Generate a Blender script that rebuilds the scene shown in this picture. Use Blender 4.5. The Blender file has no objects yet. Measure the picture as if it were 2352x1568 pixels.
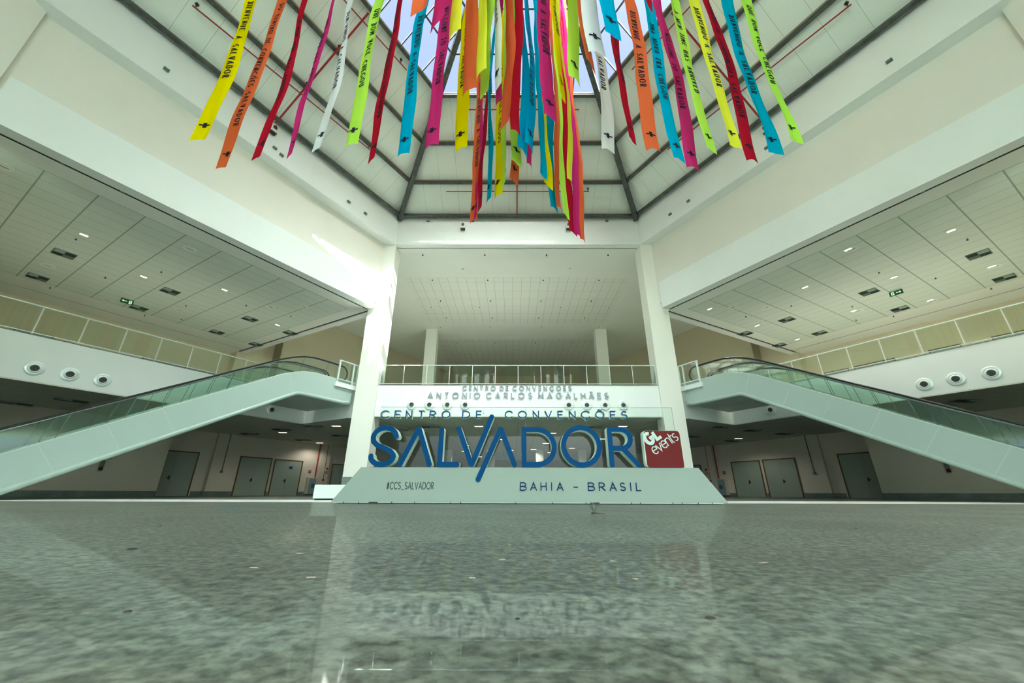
import bpy, math, random
from mathutils import Vector, Matrix
random.seed(7)
PI = math.pi
scene = bpy.context.scene
COL = scene.collection

# ------------------------------------------------------------------ camera
cam_d = bpy.data.cameras.new('camera'); cam = bpy.data.objects.new('camera', cam_d); COL.objects.link(cam)
YAW, PITCH, ROLL = math.radians(-.23), math.radians(21.3), math.radians(.168)
fw = Vector((math.sin(YAW)*math.cos(PITCH), math.cos(YAW)*math.cos(PITCH), math.sin(PITCH)))
rt0 = Vector((math.cos(YAW), -math.sin(YAW), 0)); up0 = rt0.cross(fw)
rt = math.cos(ROLL)*rt0 + math.sin(ROLL)*up0; up = -math.sin(ROLL)*rt0 + math.cos(ROLL)*up0
M = Matrix((rt, up, -fw)).transposed().to_4x4(); M.translation = Vector((-.26, 0, .22))
cam.matrix_world = M
cam_d.sensor_width = 36; cam_d.lens = 893/2352*36; cam_d.clip_start = .02; cam_d.clip_end = 500
cam_d.dof.use_dof = True; cam_d.dof.focus_distance = 9.5; cam_d.dof.aperture_fstop = 5.0
scene.camera = cam

# ------------------------------------------------------------------ light
SUN = Vector((.39, -1.087, 1.0)).normalized()
w = bpy.data.worlds.new('sky'); scene.world = w; w.use_nodes = True
nt = w.node_tree; nt.nodes.clear()
def N(t, **k):
    n = nt.nodes.new(t)
    for a, b in k.items(): setattr(n, a, b)
    return n
def wmath(op, a, b=None, clamp=False):
    n = N('ShaderNodeMath', operation=op, use_clamp=clamp)
    for i, v in enumerate((a, b)):
        if v is None: continue
        if isinstance(v, (int, float)): n.inputs[i].default_value = v
        else: nt.links.new(v, n.inputs[i])
    return n.outputs[0]
tc = N('ShaderNodeTexCoord'); sep = N('ShaderNodeSeparateXYZ'); nt.links.new(tc.outputs['Generated'], sep.inputs[0])
dt = N('ShaderNodeVectorMath', operation='DOT_PRODUCT'); nt.links.new(tc.outputs['Generated'], dt.inputs[0]); dt.inputs[1].default_value = SUN
glow = wmath('MULTIPLY', wmath('POWER', wmath('MAXIMUM', dt.outputs['Value'], 0.0), 5.0), wmath('MULTIPLY', sep.outputs[2], 2.2, True))
hor = wmath('POWER', wmath('SUBTRACT', 1.0, wmath('MAXIMUM', sep.outputs[2], 0.0), True), 3.0)
front = wmath('ADD', wmath('MULTIPLY', sep.outputs[1], -.5), .5, True)
bright = wmath('ADD', wmath('MULTIPLY', glow, 25.0), wmath('MULTIPLY', wmath('MULTIPLY', hor, front), .6))
sky_bg = N('ShaderNodeBackground'); sky_bg.inputs[0].default_value = (.50, .64, .95, 1); sky_bg.inputs[1].default_value = .46
haze_bg = N('ShaderNodeBackground'); haze_bg.inputs[0].default_value = (.92, 1.0, .93, 1); nt.links.new(bright, haze_bg.inputs[1])
add = N('ShaderNodeAddShader'); out = N('ShaderNodeOutputWorld')
nt.links.new(sky_bg.outputs[0], add.inputs[0]); nt.links.new(haze_bg.outputs[0], add.inputs[1]); nt.links.new(add.outputs[0], out.inputs[0])

sd = bpy.data.lights.new('sun', 'SUN'); so = bpy.data.objects.new('sun', sd); COL.objects.link(so)
sd.energy = 20.0; sd.angle = math.radians(.6); sd.color = (1, .98, .96)
so.rotation_euler = SUN.to_track_quat('Z', 'Y').to_euler(); so.location = (10, -25, 40)

scene.view_settings.view_transform = 'Standard'; scene.view_settings.look = 'None'
scene.view_settings.gamma = 1; scene.view_settings.use_curve_mapping = False
scene.view_settings.exposure = 1.28
scene.cycles.max_bounces = 10; scene.cycles.diffuse_bounces = 6; scene.cycles.transparent_max_bounces = 24
scene.cycles.transmission_bounces = 6; scene.cycles.glossy_bounces = 4
scene.cycles.caustics_reflective = False; scene.cycles.caustics_refractive = False
scene.cycles.sample_clamp_indirect = 6.0

# ------------------------------------------------------------------ materials
def principled(name, col, rough=.6, metal=0, spec=.5, emit=None, es=0, coat=0):
    m = bpy.data.materials.new(name); m.use_nodes = True
    b = m.node_tree.nodes['Principled BSDF']
    b.inputs['Base Color'].default_value = (*col, 1); b.inputs['Roughness'].default_value = rough
    b.inputs['Metallic'].default_value = metal; b.inputs['Specular IOR Level'].default_value = spec
    b.inputs['Coat Weight'].default_value = coat
    if emit: b.inputs['Emission Color'].default_value = (*emit, 1); b.inputs['Emission Strength'].default_value = es
    return m
def mottle(m, col, amt=.06, scale=3.0):
    """slight procedural unevenness of the paint"""
    t = m.node_tree; b = t.nodes['Principled BSDF']
    g = t.nodes.new('ShaderNodeNewGeometry'); n = t.nodes.new('ShaderNodeTexNoise'); n.inputs['Scale'].default_value = scale; n.inputs['Detail'].default_value = 4
    t.links.new(g.outputs['Position'], n.inputs['Vector'])
    r = t.nodes.new('ShaderNodeValToRGB')
    r.color_ramp.elements[0].position = .3; r.color_ramp.elements[1].position = .7
    r.color_ramp.elements[0].color = (*[c*(1-amt) for c in col], 1); r.color_ramp.elements[1].color = (*col, 1)
    t.links.new(n.outputs['Fac'], r.inputs[0]); t.links.new(r.outputs[0], b.inputs['Base Color'])
    return m
def paint(name, col, rough=.6, spec=.3, amt=.03, scale=.6): return mottle(principled(name, col, rough, spec=spec), col, amt, scale)
MT = {}
MT['white'] = paint('white_paint', (.82, .88, .85), .45)
MT['cream'] = paint('cream_paint', (.79, .79, .71), .6)
MT['column'] = paint('column_paint', (.83, .86, .78), .4)
MT['beige'] = paint('beige_paint', (.68, .62, .45), .7)
MT['ground_wall'] = paint('ground_wall_paint', (.70, .665, .54), .7)
MT['ceil'] = paint('ceiling_paint', (.81, .86, .79), .8)
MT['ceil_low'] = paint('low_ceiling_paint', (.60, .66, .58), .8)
MT['steel'] = mottle(principled('galvanised_dark_steel', (.085, .10, .085), .5, .35), (.10, .115, .10), .5, 5)
MT['flange'] = principled('beige_flange', (.33, .31, .22), .6)
MT['red_pipe'] = principled('red_pipe', (.30, .02, .02), .4)
MT['rail'] = principled('mint_white_rail', (.72, .85, .82), .3, .2)
MT['rail_grey'] = principled('brushed_rail', (.35, .42, .42), .3, .8)
MT['black'] = principled('black_rubber', (.012, .014, .013), .35)
MT['dark'] = principled('dark_void', (.02, .025, .02), .8)
MT['esc'] = paint('escalator_cladding', (.42, .54, .50), .4, .4, .03)
MT['esc_tube'] = principled('escalator_tube', (.42, .55, .50), .3)
MT['seam'] = principled('pale_seam', (.56, .67, .60), .5)
MT['step'] = principled('step_metal', (.20, .23, .22), .4, .7)
MT['blue'] = principled('blue_letter', (.0, .066, .20), .5, spec=.08)
MT['navy'] = principled('navy_letter', (.002, .03, .12), .5, spec=.15)
MT['letter_side'] = principled('letter_side', (.72, .86, .78), .35)
MT['sign_base'] = paint('sign_base_paint', (.35, .44, .38), .5, .25)
MT['sign_red'] = principled('sign_red', (.16, .010, .010), .5, spec=.2)
MT['sign_white'] = principled('sign_white', (.60, .78, .72), .5)
MT['hash'] = principled('hash_grey', (.035, .075, .075), .6)
MT['fascia_letter'] = principled('fascia_letter', (.33, .38, .44), .5)
MT['door'] = paint('door_leaf', (.34, .42, .34), .5)
MT['door_frame'] = principled('door_frame', (.12, .075, .03), .5)
MT['hosebox'] = principled('hose_box', (.26, .36, .40), .4)
MT['red_sign'] = principled('red_plate', (.33, .03, .025), .5)
MT['ext_red'] = principled('extinguisher_red', (.11, .006, .006), .35)
MT['yellow'] = principled('yellow_tag', (.6, .55, .1), .5)
MT['exit_green'] = principled('exit_green', (.005, .07, .035), .5)
MT['pict'] = principled('pictogram', (.5, .9, .5), .5, emit=(.5, 1, .5), es=.4)
MT['lamp'] = principled('warm_lamp', (1, .9, .75), .5, emit=(1, .80, .62), es=2.6)
MT['sensor'] = principled('sensor_grey', (.10, .17, .17), .5)
MT['plastic'] = principled('cream_plastic', (.70, .74, .62), .4)
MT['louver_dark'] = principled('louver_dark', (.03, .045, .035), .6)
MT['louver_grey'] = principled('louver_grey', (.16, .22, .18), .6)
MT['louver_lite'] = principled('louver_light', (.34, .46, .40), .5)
MT['win'] = principled('daylit_window', (.22, .32, .36), .3, emit=(.30, .42, .48), es=.45)  # outdoor daylight put into the pane as colour and weak glow
MT['roof'] = None
def nodes_of(m): return m.node_tree, m.node_tree.nodes, m.node_tree.links
def nmath(t, op, a, b=None, clamp=False):
    n = t.nodes.new('ShaderNodeMath'); n.operation = op; n.use_clamp = clamp
    for i, v in enumerate((a, b)):
        if v is None: continue
        if isinstance(v, (int, float)): n.inputs[i].default_value = v
        else: t.links.new(v, n.inputs[i])
    return n.outputs[0]
def grid_mat(name, base, line, px, py, wx, wy, rough=.8, sub=None, amt=.05):
    """panel joints in object space (object x / y); sub = fine ribs along y"""
    m = principled(name, base, rough, spec=.25); t, ns, ls = nodes_of(m); b = ns['Principled BSDF']
    tc = ns.new('ShaderNodeTexCoord'); s = ns.new('ShaderNodeSeparateXYZ'); ls.new(tc.outputs['Object'], s.inputs[0])
    def near(o, p, wd):
        if not p: return None
        f = nmath(t, 'FRACT', nmath(t, 'ADD', nmath(t, 'DIVIDE', o, p), 1000.5))
        d = nmath(t, 'ABSOLUTE', nmath(t, 'SUBTRACT', f, .5))
        return nmath(t, 'LESS_THAN', d, wd/p/2)
    a = near(s.outputs[0], px, wx); c = near(s.outputs[1], py, wy)
    fac = a if c is None else (c if a is None else nmath(t, 'MAXIMUM', a, c))
    nz = ns.new('ShaderNodeTexNoise'); nz.inputs['Scale'].default_value = .5; ls.new(tc.outputs['Object'], nz.inputs['Vector'])
    r = ns.new('ShaderNodeValToRGB'); r.color_ramp.elements[0].color = (*[k*(1-amt) for k in base], 1); r.color_ramp.elements[1].color = (*base, 1); ls.new(nz.outputs['Fac'], r.inputs[0])
    mx = ns.new('ShaderNodeMixRGB'); ls.new(fac, mx.inputs[0]); ls.new(r.outputs[0], mx.inputs[1]); mx.inputs[2].default_value = (*line, 1)
    ls.new(mx.outputs[0], b.inputs['Base Color'])
    if sub:
        wv = nmath(t, 'SINE', nmath(t, 'MULTIPLY', s.outputs[0], 2*PI/sub))
        bp = ns.new('ShaderNodeBump'); bp.inputs['Strength'].default_value = .25; bp.inputs['Distance'].default_value = .004
        ls.new(wv, bp.inputs['Height']); ls.new(bp.outputs[0], b.inputs['Normal'])
    return m
MT['tile'] = grid_mat('ceiling_tiles', (.80, .85, .77), (.48, .47, .39), .675, 1.34, .022, .022)
MT['wing_tile'] = grid_mat('wing_ceiling_planks', (.71, .80, .72), (.33, .41, .35), 1.34, .69, .045, .018)
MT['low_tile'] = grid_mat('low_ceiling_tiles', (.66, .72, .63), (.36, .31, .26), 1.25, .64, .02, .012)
MT['roof'] = grid_mat('roof_sandwich_panels', (.80, .88, .80), (.44, .48, .40), 1.06, None, .014, 0, .55, sub=.10)

def glass(name, tint, ior=1.45, rough=0.0, extra=0):
    m = bpy.data.materials.new(name); m.use_nodes = True; t, ns, ls = nodes_of(m); ns.clear()
    o = ns.new('ShaderNodeOutputMaterial'); mx = ns.new('ShaderNodeMixShader'); tr = ns.new('ShaderNodeBsdfTransparent'); gl = ns.new('ShaderNodeBsdfGlossy')
    fr = ns.new('ShaderNodeFresnel'); fr.inputs[0].default_value = ior
    tr.inputs[0].default_value = (*tint, 1); gl.inputs['Roughness'].default_value = rough; gl.inputs['Color'].default_value = (.92, 1, .96, 1)
    f = nmath(t, 'ADD', nmath(t, 'MULTIPLY', fr.outputs[0], 1.3), extra, True)
    ls.new(f, mx.inputs[0]); ls.new(tr.outputs[0], mx.inputs[1]); ls.new(gl.outputs[0], mx.inputs[2]); ls.new(mx.outputs[0], o.inputs[0])
    return m
MT['glass'] = glass('rail_glass', (.84, .95, .89))
MT['esc_glass'] = glass('balustrade_glass', (.84, .93, .89))
MT['sky_glass'] = glass('skylight_glass', (.97, .985, 1), 1.2)
MT['sign_glass'] = glass('sign_glass', (.88, .95, .92), 1.3)

m = bpy.data.materials.new('front_fill_diffuser'); m.use_nodes = True; t_, ns_, ls_ = nodes_of(m); ns_.clear()
o_ = ns_.new('ShaderNodeOutputMaterial'); tr_ = ns_.new('ShaderNodeBsdfTranslucent'); tr_.inputs[0].default_value = (.42, .455, .445, 1); ls_.new(tr_.outputs[0], o_.inputs[0]); MT['front_fill'] = m  # diffuser for the added fill light from the front
def cloth(name, col):
    m = bpy.data.materials.new(name); m.use_nodes = True; t, ns, ls = nodes_of(m); ns.clear()
    o = ns.new('ShaderNodeOutputMaterial'); mx = ns.new('ShaderNodeMixShader'); d = ns.new('ShaderNodeBsdfDiffuse'); tr = ns.new('ShaderNodeBsdfTranslucent')
    g = ns.new('ShaderNodeTexCoord'); nz = ns.new('ShaderNodeTexNoise'); nz.inputs['Scale'].default_value = 160; ls.new(g.outputs['Object'], nz.inputs['Vector'])
    r = ns.new('ShaderNodeValToRGB'); r.color_ramp.elements[0].color = (*[c*.88 for c in col], 1); r.color_ramp.elements[1].color = (*col, 1); ls.new(nz.outputs['Fac'], r.inputs[0])
    ls.new(r.outputs[0], d.inputs[0]); ls.new(r.outputs[0], tr.inputs[0]); mx.inputs[0].default_value = .42
    ls.new(d.outputs[0], mx.inputs[1]); ls.new(tr.outputs[0], mx.inputs[2]); ls.new(mx.outputs[0], o.inputs[0])
    return m
CLOTH = {'Y': ('yellow', (.90, .78, .0)), 'O': ('orange', (.90, .17, .06)), 'R': ('red', (.50, .012, .03)), 'M': ('magenta', (.68, .035, .22)),
         'W': ('white', (.85, .90, .92)), 'L': ('lime green', (.52, .93, .10)), 'C': ('turquoise blue', (.0, .43, .72)), 'P': ('pale yellow', (.90, .92, .06))}
for k, (nm, c) in CLOTH.items(): MT['cloth'+k] = cloth('ribbon_'+nm.replace(' ', '_'), c)
MT['ink'] = principled('black_ink', (.012, .014, .03), .9, spec=.1)

def granite(name, cols, rough, scales, coat=0, spec=.5):
    m = principled(name, cols[0], rough, spec=spec, coat=coat); t, ns, ls = nodes_of(m); b = ns['Principled BSDF']
    g = ns.new('ShaderNodeNewGeometry')
    n1 = ns.new('ShaderNodeTexNoise'); n1.inputs['Scale'].default_value = scales[0]; n1.inputs['Detail'].default_value = 6; n1.inputs['Roughness'].default_value = .62
    n2 = ns.new('ShaderNodeTexNoise'); n2.inputs['Scale'].default_value = scales[1]; n2.inputs['Detail'].default_value = 3
    n3 = ns.new('ShaderNodeTexNoise'); n3.inputs['Scale'].default_value = scales[2]; n3.inputs['Detail'].default_value = 2
    for n in (n1, n2, n3): ls.new(g.outputs['Position'], n.inputs['Vector'])
    r1 = ns.new('ShaderNodeValToRGB'); e = r1.color_ramp.elements
    e[0].position = .36; e[0].color = (*cols[1], 1); e[1].position = .56; e[1].color = (*cols[0], 1)
    k = e.new(.70); k.color = (*cols[2], 1)
    r2 = ns.new('ShaderNodeValToRGB'); r2.color_ramp.elements[0].position = .40; r2.color_ramp.elements[1].position = .52
    r2.color_ramp.elements[0].color = (.6, .6, .6, 1); r2.color_ramp.elements[1].color = (1, 1, 1, 1)
    r3 = ns.new('ShaderNodeValToRGB'); r3.color_ramp.elements[0].position = .3; r3.color_ramp.elements[1].position = .7
    r3.color_ramp.elements[0].color = (.80, .80, .80, 1); r3.color_ramp.elements[1].color = (1.1, 1.1, 1.1, 1)
    ls.new(n1.outputs['Fac'], r1.inputs[0]); ls.new(n2.outputs['Fac'], r2.inputs[0]); ls.new(n3.outputs['Fac'], r3.inputs[0])
    m1 = ns.new('ShaderNodeMixRGB'); m1.blend_type = 'MULTIPLY'; m1.inputs[0].default_value = 1; ls.new(r1.outputs[0], m1.inputs[1]); ls.new(r2.outputs[0], m1.inputs[2])
    m2 = ns.new('ShaderNodeMixRGB'); m2.blend_type = 'MULTIPLY'; m2.inputs[0].default_value = 1; ls.new(m1.outputs[0], m2.inputs[1]); ls.new(r3.outputs[0], m2.inputs[2])
    ls.new(m2.outputs[0], b.inputs['Base Color'])
    return m
MT['floor'] = granite('polished_granite_floor', [(.215, .242, .205), (.09, .11, .097), (.285, .315, .27)], .5, (24, 44, 1.1))
def waxed(m, fac, rough):
    """thin dull wax film over the stone: a weak mirror that does not grow at grazing angles"""
    t, ns, ls = nodes_of(m); b = ns['Principled BSDF']; o = ns['Material Output']; b.inputs['Specular IOR Level'].default_value = .1
    g = ns.new('ShaderNodeBsdfGlossy'); g.inputs['Roughness'].default_value = rough; mx = ns.new('ShaderNodeMixShader'); mx.inputs[0].default_value = fac
    ls.new(b.outputs[0], mx.inputs[1]); ls.new(g.outputs[0], mx.inputs[2]); ls.new(mx.outputs[0], o.inputs['Surface'])
waxed(MT['floor'], .135, .006)
MT['gallery_floor'] = granite('gallery_granite', [(.74, .76, .69), (.64, .66, .60), (.78, .80, .74)], .35, (20, 40, 1.1))
MT['skirt'] = granite('granite_skirting', [(.24, .32, .27), (.05, .08, .07), (.36, .45, .38)], .3, (60, 90, 2))
MT['sunlit_strip'] = granite('sunlit_floor_strip', [(.90, .93, .90), (.84, .88, .85), (.92, .94, .92)], .7, (22, 38, 1.3))  # near-white, sunlight on the floor put into the colour
waxed(MT['sunlit_strip'], .02, .2)

# ------------------------------------------------------------------ building helpers
D, S, AN = 20.5, 15.3, math.radians(30)
ZE, ZR0, ZA = 16.79, 14.74, 24.7           # eave, ring-beam underside, roof apex
Z3, Z3T = 10.24, 11.9                      # third-level ceiling / white band
ZF, ZC = 5.70, 4.01                        # gallery floor, ground ceiling
SL = (ZA-ZE)/13.25
def W(s, u, n, z=0.0):
    """wing frame: side s, u along the wing from the back corner towards the camera, n outwards"""
    return Vector((s*(S/2 + math.sin(AN)*u + math.cos(AN)*n), D - math.cos(AN)*u + math.sin(AN)*n, z))
def ident(x, y, z): return Vector((x, y, z))
def wingf(s): return lambda u, n, z: W(s, u, n, z)

class MB:
    def __init__(self): self.v = []; self.f = []; self.m = []; self.cur = 0
    def add(self, vs, fs):
        o = len(self.v); self.v += [Vector(v) for v in vs]
        for f in fs: self.f.append([o+i for i in f]); self.m.append(self.cur)
        return self
    def box(self, x0, x1, y0, y1, z0, z1, F=ident):
        vs = [F(x, y, z) for z in (z0, z1) for y in (y0, y1) for x in (x0, x1)]
        return self.add(vs, [(0, 2, 3, 1), (4, 5, 7, 6), (0, 1, 5, 4), (2, 6, 7, 3), (0, 4, 6, 2), (1, 3, 7, 5)])
    def prism(self, poly, a, b, F):
        """poly of 2D pts; F(p, q, h) -> world; extruded from h=a to h=b"""
        n = len(poly); vs = [F(p, q, a) for p, q in poly] + [F(p, q, b) for p, q in poly]
        fs = [list(range(n))[::-1], list(range(n, 2*n))] + [(i, (i+1) % n, n+(i+1) % n, n+i) for i in range(n)]
        return self.add(vs, fs)
    def beam(self, p, q, wd, h, upv=Vector((0, 0, 1)), off=0):
        """box-section bar from p to q, its top centre line on pq, hanging down h (along -normal)"""
        p, q = Vector(p), Vector(q); d = (q-p).normalized(); s = d.cross(upv).normalized(); n = s.cross(d).normalized()
        vs = []
        for e in (p, q):
            for a, b in ((-wd/2, -off), (wd/2, -off), (wd/2, -off-h), (-wd/2, -off-h)): vs.append(e + s*a + n*b)
        return self.add(vs, [(0, 1, 2, 3), (7, 6, 5, 4), (0, 4, 5, 1), (1, 5, 6, 2), (2, 6, 7, 3), (3, 7, 4, 0)])
    def tube(self, pts, r, n=8, caps=True):
        pts = [Vector(p) for p in pts]; rings = []
        a = None
        for i, p in enumerate(pts):
            d = (pts[min(i+1, len(pts)-1)] - pts[max(i-1, 0)]).normalized()
            if a is None: a = d.orthogonal().normalized()
            else: a = (a - d*a.dot(d)).normalized()
            b = d.cross(a); rr = r[i] if isinstance(r, (list, tuple)) else r
            rings.append([p + (a*math.cos(2*PI*k/n) + b*math.sin(2*PI*k/n))*rr for k in range(n)])
        vs = [v for R_ in rings for v in R_]; fs = []
        for i in range(len(pts)-1):
            for k in range(n): fs.append((i*n+k, i*n+(k+1) % n, (i+1)*n+(k+1) % n, (i+1)*n+k))
        if caps: fs += [list(range(n))[::-1], list(range((len(pts)-1)*n, len(pts)*n))]
        return self.add(vs, fs)
    def lathe(self, prof, c, ax, n=24):
        """profile (r, h) about axis ax through c"""
        ax = Vector(ax).normalized(); a = ax.orthogonal().normalized(); b = ax.cross(a); c = Vector(c); vs = []; fs = []
        for r, h in prof:
            for k in range(n): vs.append(c + ax*h + (a*math.cos(2*PI*k/n) + b*math.sin(2*PI*k/n))*r)
        for i in range(len(prof)-1):
            for k in range(n): fs.append((i*n+k, i*n+(k+1) % n, (i+1)*n+(k+1) % n, (i+1)*n+k))
        if prof[0][0] > 1e-6: fs.append(list(range(n)))
        if prof[-1][0] > 1e-6: fs.append(list(range((len(prof)-1)*n, len(prof)*n))[::-1])
        return self.add(vs, fs)
    def build(self, name, mats, parent=None, smooth=False, mtx=None, label=None):
        if not isinstance(mats, (list, tuple)): mats = [mats]
        me = bpy.data.meshes.new(name)
        if mtx is None:
            xs = [v.x for v in self.v]; ys = [v.y for v in self.v]; zs = [v.z for v in self.v]
            o = Vector(((min(xs)+max(xs))/2, (min(ys)+max(ys))/2, min(zs))); mtx = Matrix.Translation(o)
        inv = mtx.inverted()
        me.from_pydata([inv @ v for v in self.v], [], self.f)
        for m in mats: me.materials.append(m)
        me.polygons.foreach_set('material_index', self.m)
        if smooth:
            me.polygons.foreach_set('use_smooth', [True]*len(self.f))
            try: me.set_sharp_from_angle(angle=math.radians(40))
            except Exception: pass
        me.update()
        ob = bpy.data.objects.new(name, me); COL.objects.link(ob)
        if parent is not None:
            ob.parent = parent; ob.matrix_local = GW[parent.name].inverted() @ mtx
        else: ob.matrix_world = mtx
        GW[ob.name] = mtx.copy()
        if label: ob['label'] = label
        return ob
GW = {}
def thing(name, label, cat, loc, group=None):
    e = bpy.data.objects.new(name, None); COL.objects.link(e); e.empty_display_size = .2
    e.location = loc; e['label'] = label; e['category'] = cat; GW[e.name] = Matrix.Translation(Vector(loc))
    if group: e['group'] = group
    return e
def tag(o, label, cat, group=None):
    o['label'] = label; o['category'] = cat
    if group: o['group'] = group
    return o
def struct(o): o['kind'] = 'structure'; return o
LR = {-1: 'left', 1: 'right'}

# ------------------------------------------------------------------ floor
b = MB(); b.box(-60, 60, -30, 10.4, -.1, 0); b.box(-60, 60, 13.6, 75, -.1, 0)
struct(b.build('floor', MT['floor']))
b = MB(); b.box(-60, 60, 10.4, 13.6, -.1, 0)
struct(b.build('trim_1', MT['sunlit_strip']))  # sunlit strip across the floor, its brightness carried by the material

# gallery slab (fascia included) as one continuous storey
def half(s):
    return [(-0, 20.65)] if False else [(s*S/2, 20.65), tuple(W(s, .15, .9)[:2]), tuple(W(s, .15, 5.7)[:2]), tuple(W(s, 19, 5.7)[:2]), tuple(W(s, 19, 16.6)[:2]), tuple(W(s, -33, 16.6)[:2])]
poly = half(-1) + half(1)[::-1]
def flat(p, q, h): return Vector((p, q, h))
b = MB(); b.prism(poly, ZC+.02, ZF, flat); b.m[1] = 1
struct(b.build('floor_gallery', [MT['white'], MT['gallery_floor']]))
b = MB(); b.prism(poly, ZC-.01, ZC+.02, flat)
m = Matrix.Translation(Vector((0, 0, ZC)))
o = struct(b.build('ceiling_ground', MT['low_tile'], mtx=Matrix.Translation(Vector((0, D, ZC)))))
# plain plaster border of the lower ceiling next to the voids
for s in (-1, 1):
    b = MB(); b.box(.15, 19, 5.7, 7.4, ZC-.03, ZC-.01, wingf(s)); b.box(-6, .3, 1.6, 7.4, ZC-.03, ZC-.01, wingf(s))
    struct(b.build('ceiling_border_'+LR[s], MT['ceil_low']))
b = MB(); b.box(-S/2-1, S/2+1, 20.65, 22.6, ZC-.035, ZC-.01)
struct(b.build('ceiling_border_back', MT['ceil_low']))
# granite edging on the gallery
for s in (-1, 1):
    b = MB(); b.box(.15, 19, 5.68, 5.9, ZF, ZF+.025, wingf(s)); struct(b.build('trim_%d' % (3 if s < 0 else 4), MT['skirt']))
b = MB(); b.box(-S/2, S/2, 20.63, 20.85, ZF, ZF+.025); struct(b.build('trim_2', MT['skirt']))

# ------------------------------------------------------------------ walls, upper hall
C0 = Vector((0, 7.25, 0))
def edge(k):
    """frame of hexagon edge k: 0 back, 1 right, 2 front right, 3 front, 4 front left, 5 left; x along, n outward"""
    a = -k*PI/3; ca, sa = math.cos(a), math.sin(a)
    return lambda x, n, z: Vector((C0.x + ca*x - sa*(13.25+n), C0.y + sa*x + ca*(13.25+n), z))
EN = ['back', 'right', 'front_right', 'front', 'front_left', 'left']
for k in range(6):
    F = edge(k); h = S/2
    b = MB(); t = .6 if k else .45
    e = math.tan(PI/6)
    for (z0, z1) in ((ZR0, ZE),):
        pts = [(-h, 0), (h, 0), (h+e*t, t), (-h-e*t, t)]
        b.prism(pts, z0, z1, lambda p, q, z, F=F: F(p, q, z))
    struct(b.build('wall_ring_'+EN[k], MT['white']))
    if k in (1, 2, 4, 5):
        b = MB(); b.prism([(-h-.3, .6), (h+.3, .6), (h+.4, .8), (-h-.4, .8)], Z3+.4, ZR0+.3, lambda p, q, z, F=F: F(p, q, z))
        struct(b.build('wall_recess_'+EN[k], MT['cream']))
        b = MB(); b.box(-h+.55, h-.55, .5, .98, Z3, Z3T, F)
        struct(b.build('wall_band_'+EN[k], MT['white']))
# unseen entrance side: walls and canopy added to keep sun out, open below
for k in (2, 3, 4):
    F = edge(k); h = S/2
    zt = ZR0 if k == 3 else Z3
    b = MB(); b.box(-h-6, h+6, .8, 11, 5.0, 5.2, F); struct(b.build('ceiling_sun_block_'+EN[k], MT['ceil']))
    b = MB(); b.box(-h-.3, h+.3, .62, .8, 5.0, 5.4, F); b.box(-h-.3, h+.3, .62, .8, zt-.2, zt+.5, F); struct(b.build('wall_entrance_'+EN[k], MT['white']))
    if k != 3:
        b = MB(); b.box(-h-.1, h+.1, .62, .78, 5.4, zt-.2, F); struct(b.build('wall_side_'+EN[k], MT['white'])); continue
    b = MB(); b.box(-h-.1, h+.1, .70, .72, 5.4, zt-.2, F); wn = struct(b.build('window_%d' % (9+k), MT['front_fill']))  # unseen translucent pane added for soft light from the front
    b = MB()
    for i in range(11): b.box(-h+i*1.53-.04, -h+i*1.53+.04, .6, .8, 5.4, zt-.2, F)
    b.build('window_frame', MT['rail'], wn)
# columns at the corners
def column(name, x, y, wx, wy, z1, label, rot=0, z0=0, skirt=True, group=None, cat='column'):
    t = thing(name, label, cat, (x, y, z0), group)
    R_ = Matrix.Rotation(rot, 3, 'Z')
    F = lambda a, c, z: Vector((x, y, 0)) + R_ @ Vector((a, c, 0)) + Vector((0, 0, z))
    b = MB(); b.box(-wx/2, wx/2, -wy/2, wy/2, z0, z1, F); b.build('shaft', MT['column'], t)
    if skirt:
        b = MB(); b.box(-wx/2-.015, wx/2+.015, -wy/2-.015, wy/2+.015, z0, z0+.95, F); b.build('granite_skirting', MT['skirt'], t)
    return t
column('column', -S/2-.575+.02, D+.5, 1.15, 1.0, ZR0, 'tall square white column left of the sign, streaked with sunlight')
column('column', S/2+.575-.02, D+.5, 1.15, 1.0, ZR0, 'tall square white column right of the sign, behind the red block')
for s in (-1, 1):
    v = C0 + Vector((s*15.3, 0, 0)) + Vector((s*.5, 0, 0))
    column('column', v.x+s*.12, v.y, 1.0, 1.15, ZR0, 'square white corner column high at the %s edge of the picture' % LR[s])
    v = C0 + Vector((s*7.65, -13.25, 0))
    column('column', v.x+s*.575, v.y-.5, 1.15, 1.0, ZR0, 'square white column of the entrance side, behind the viewer, %s one' % LR[s])

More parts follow.
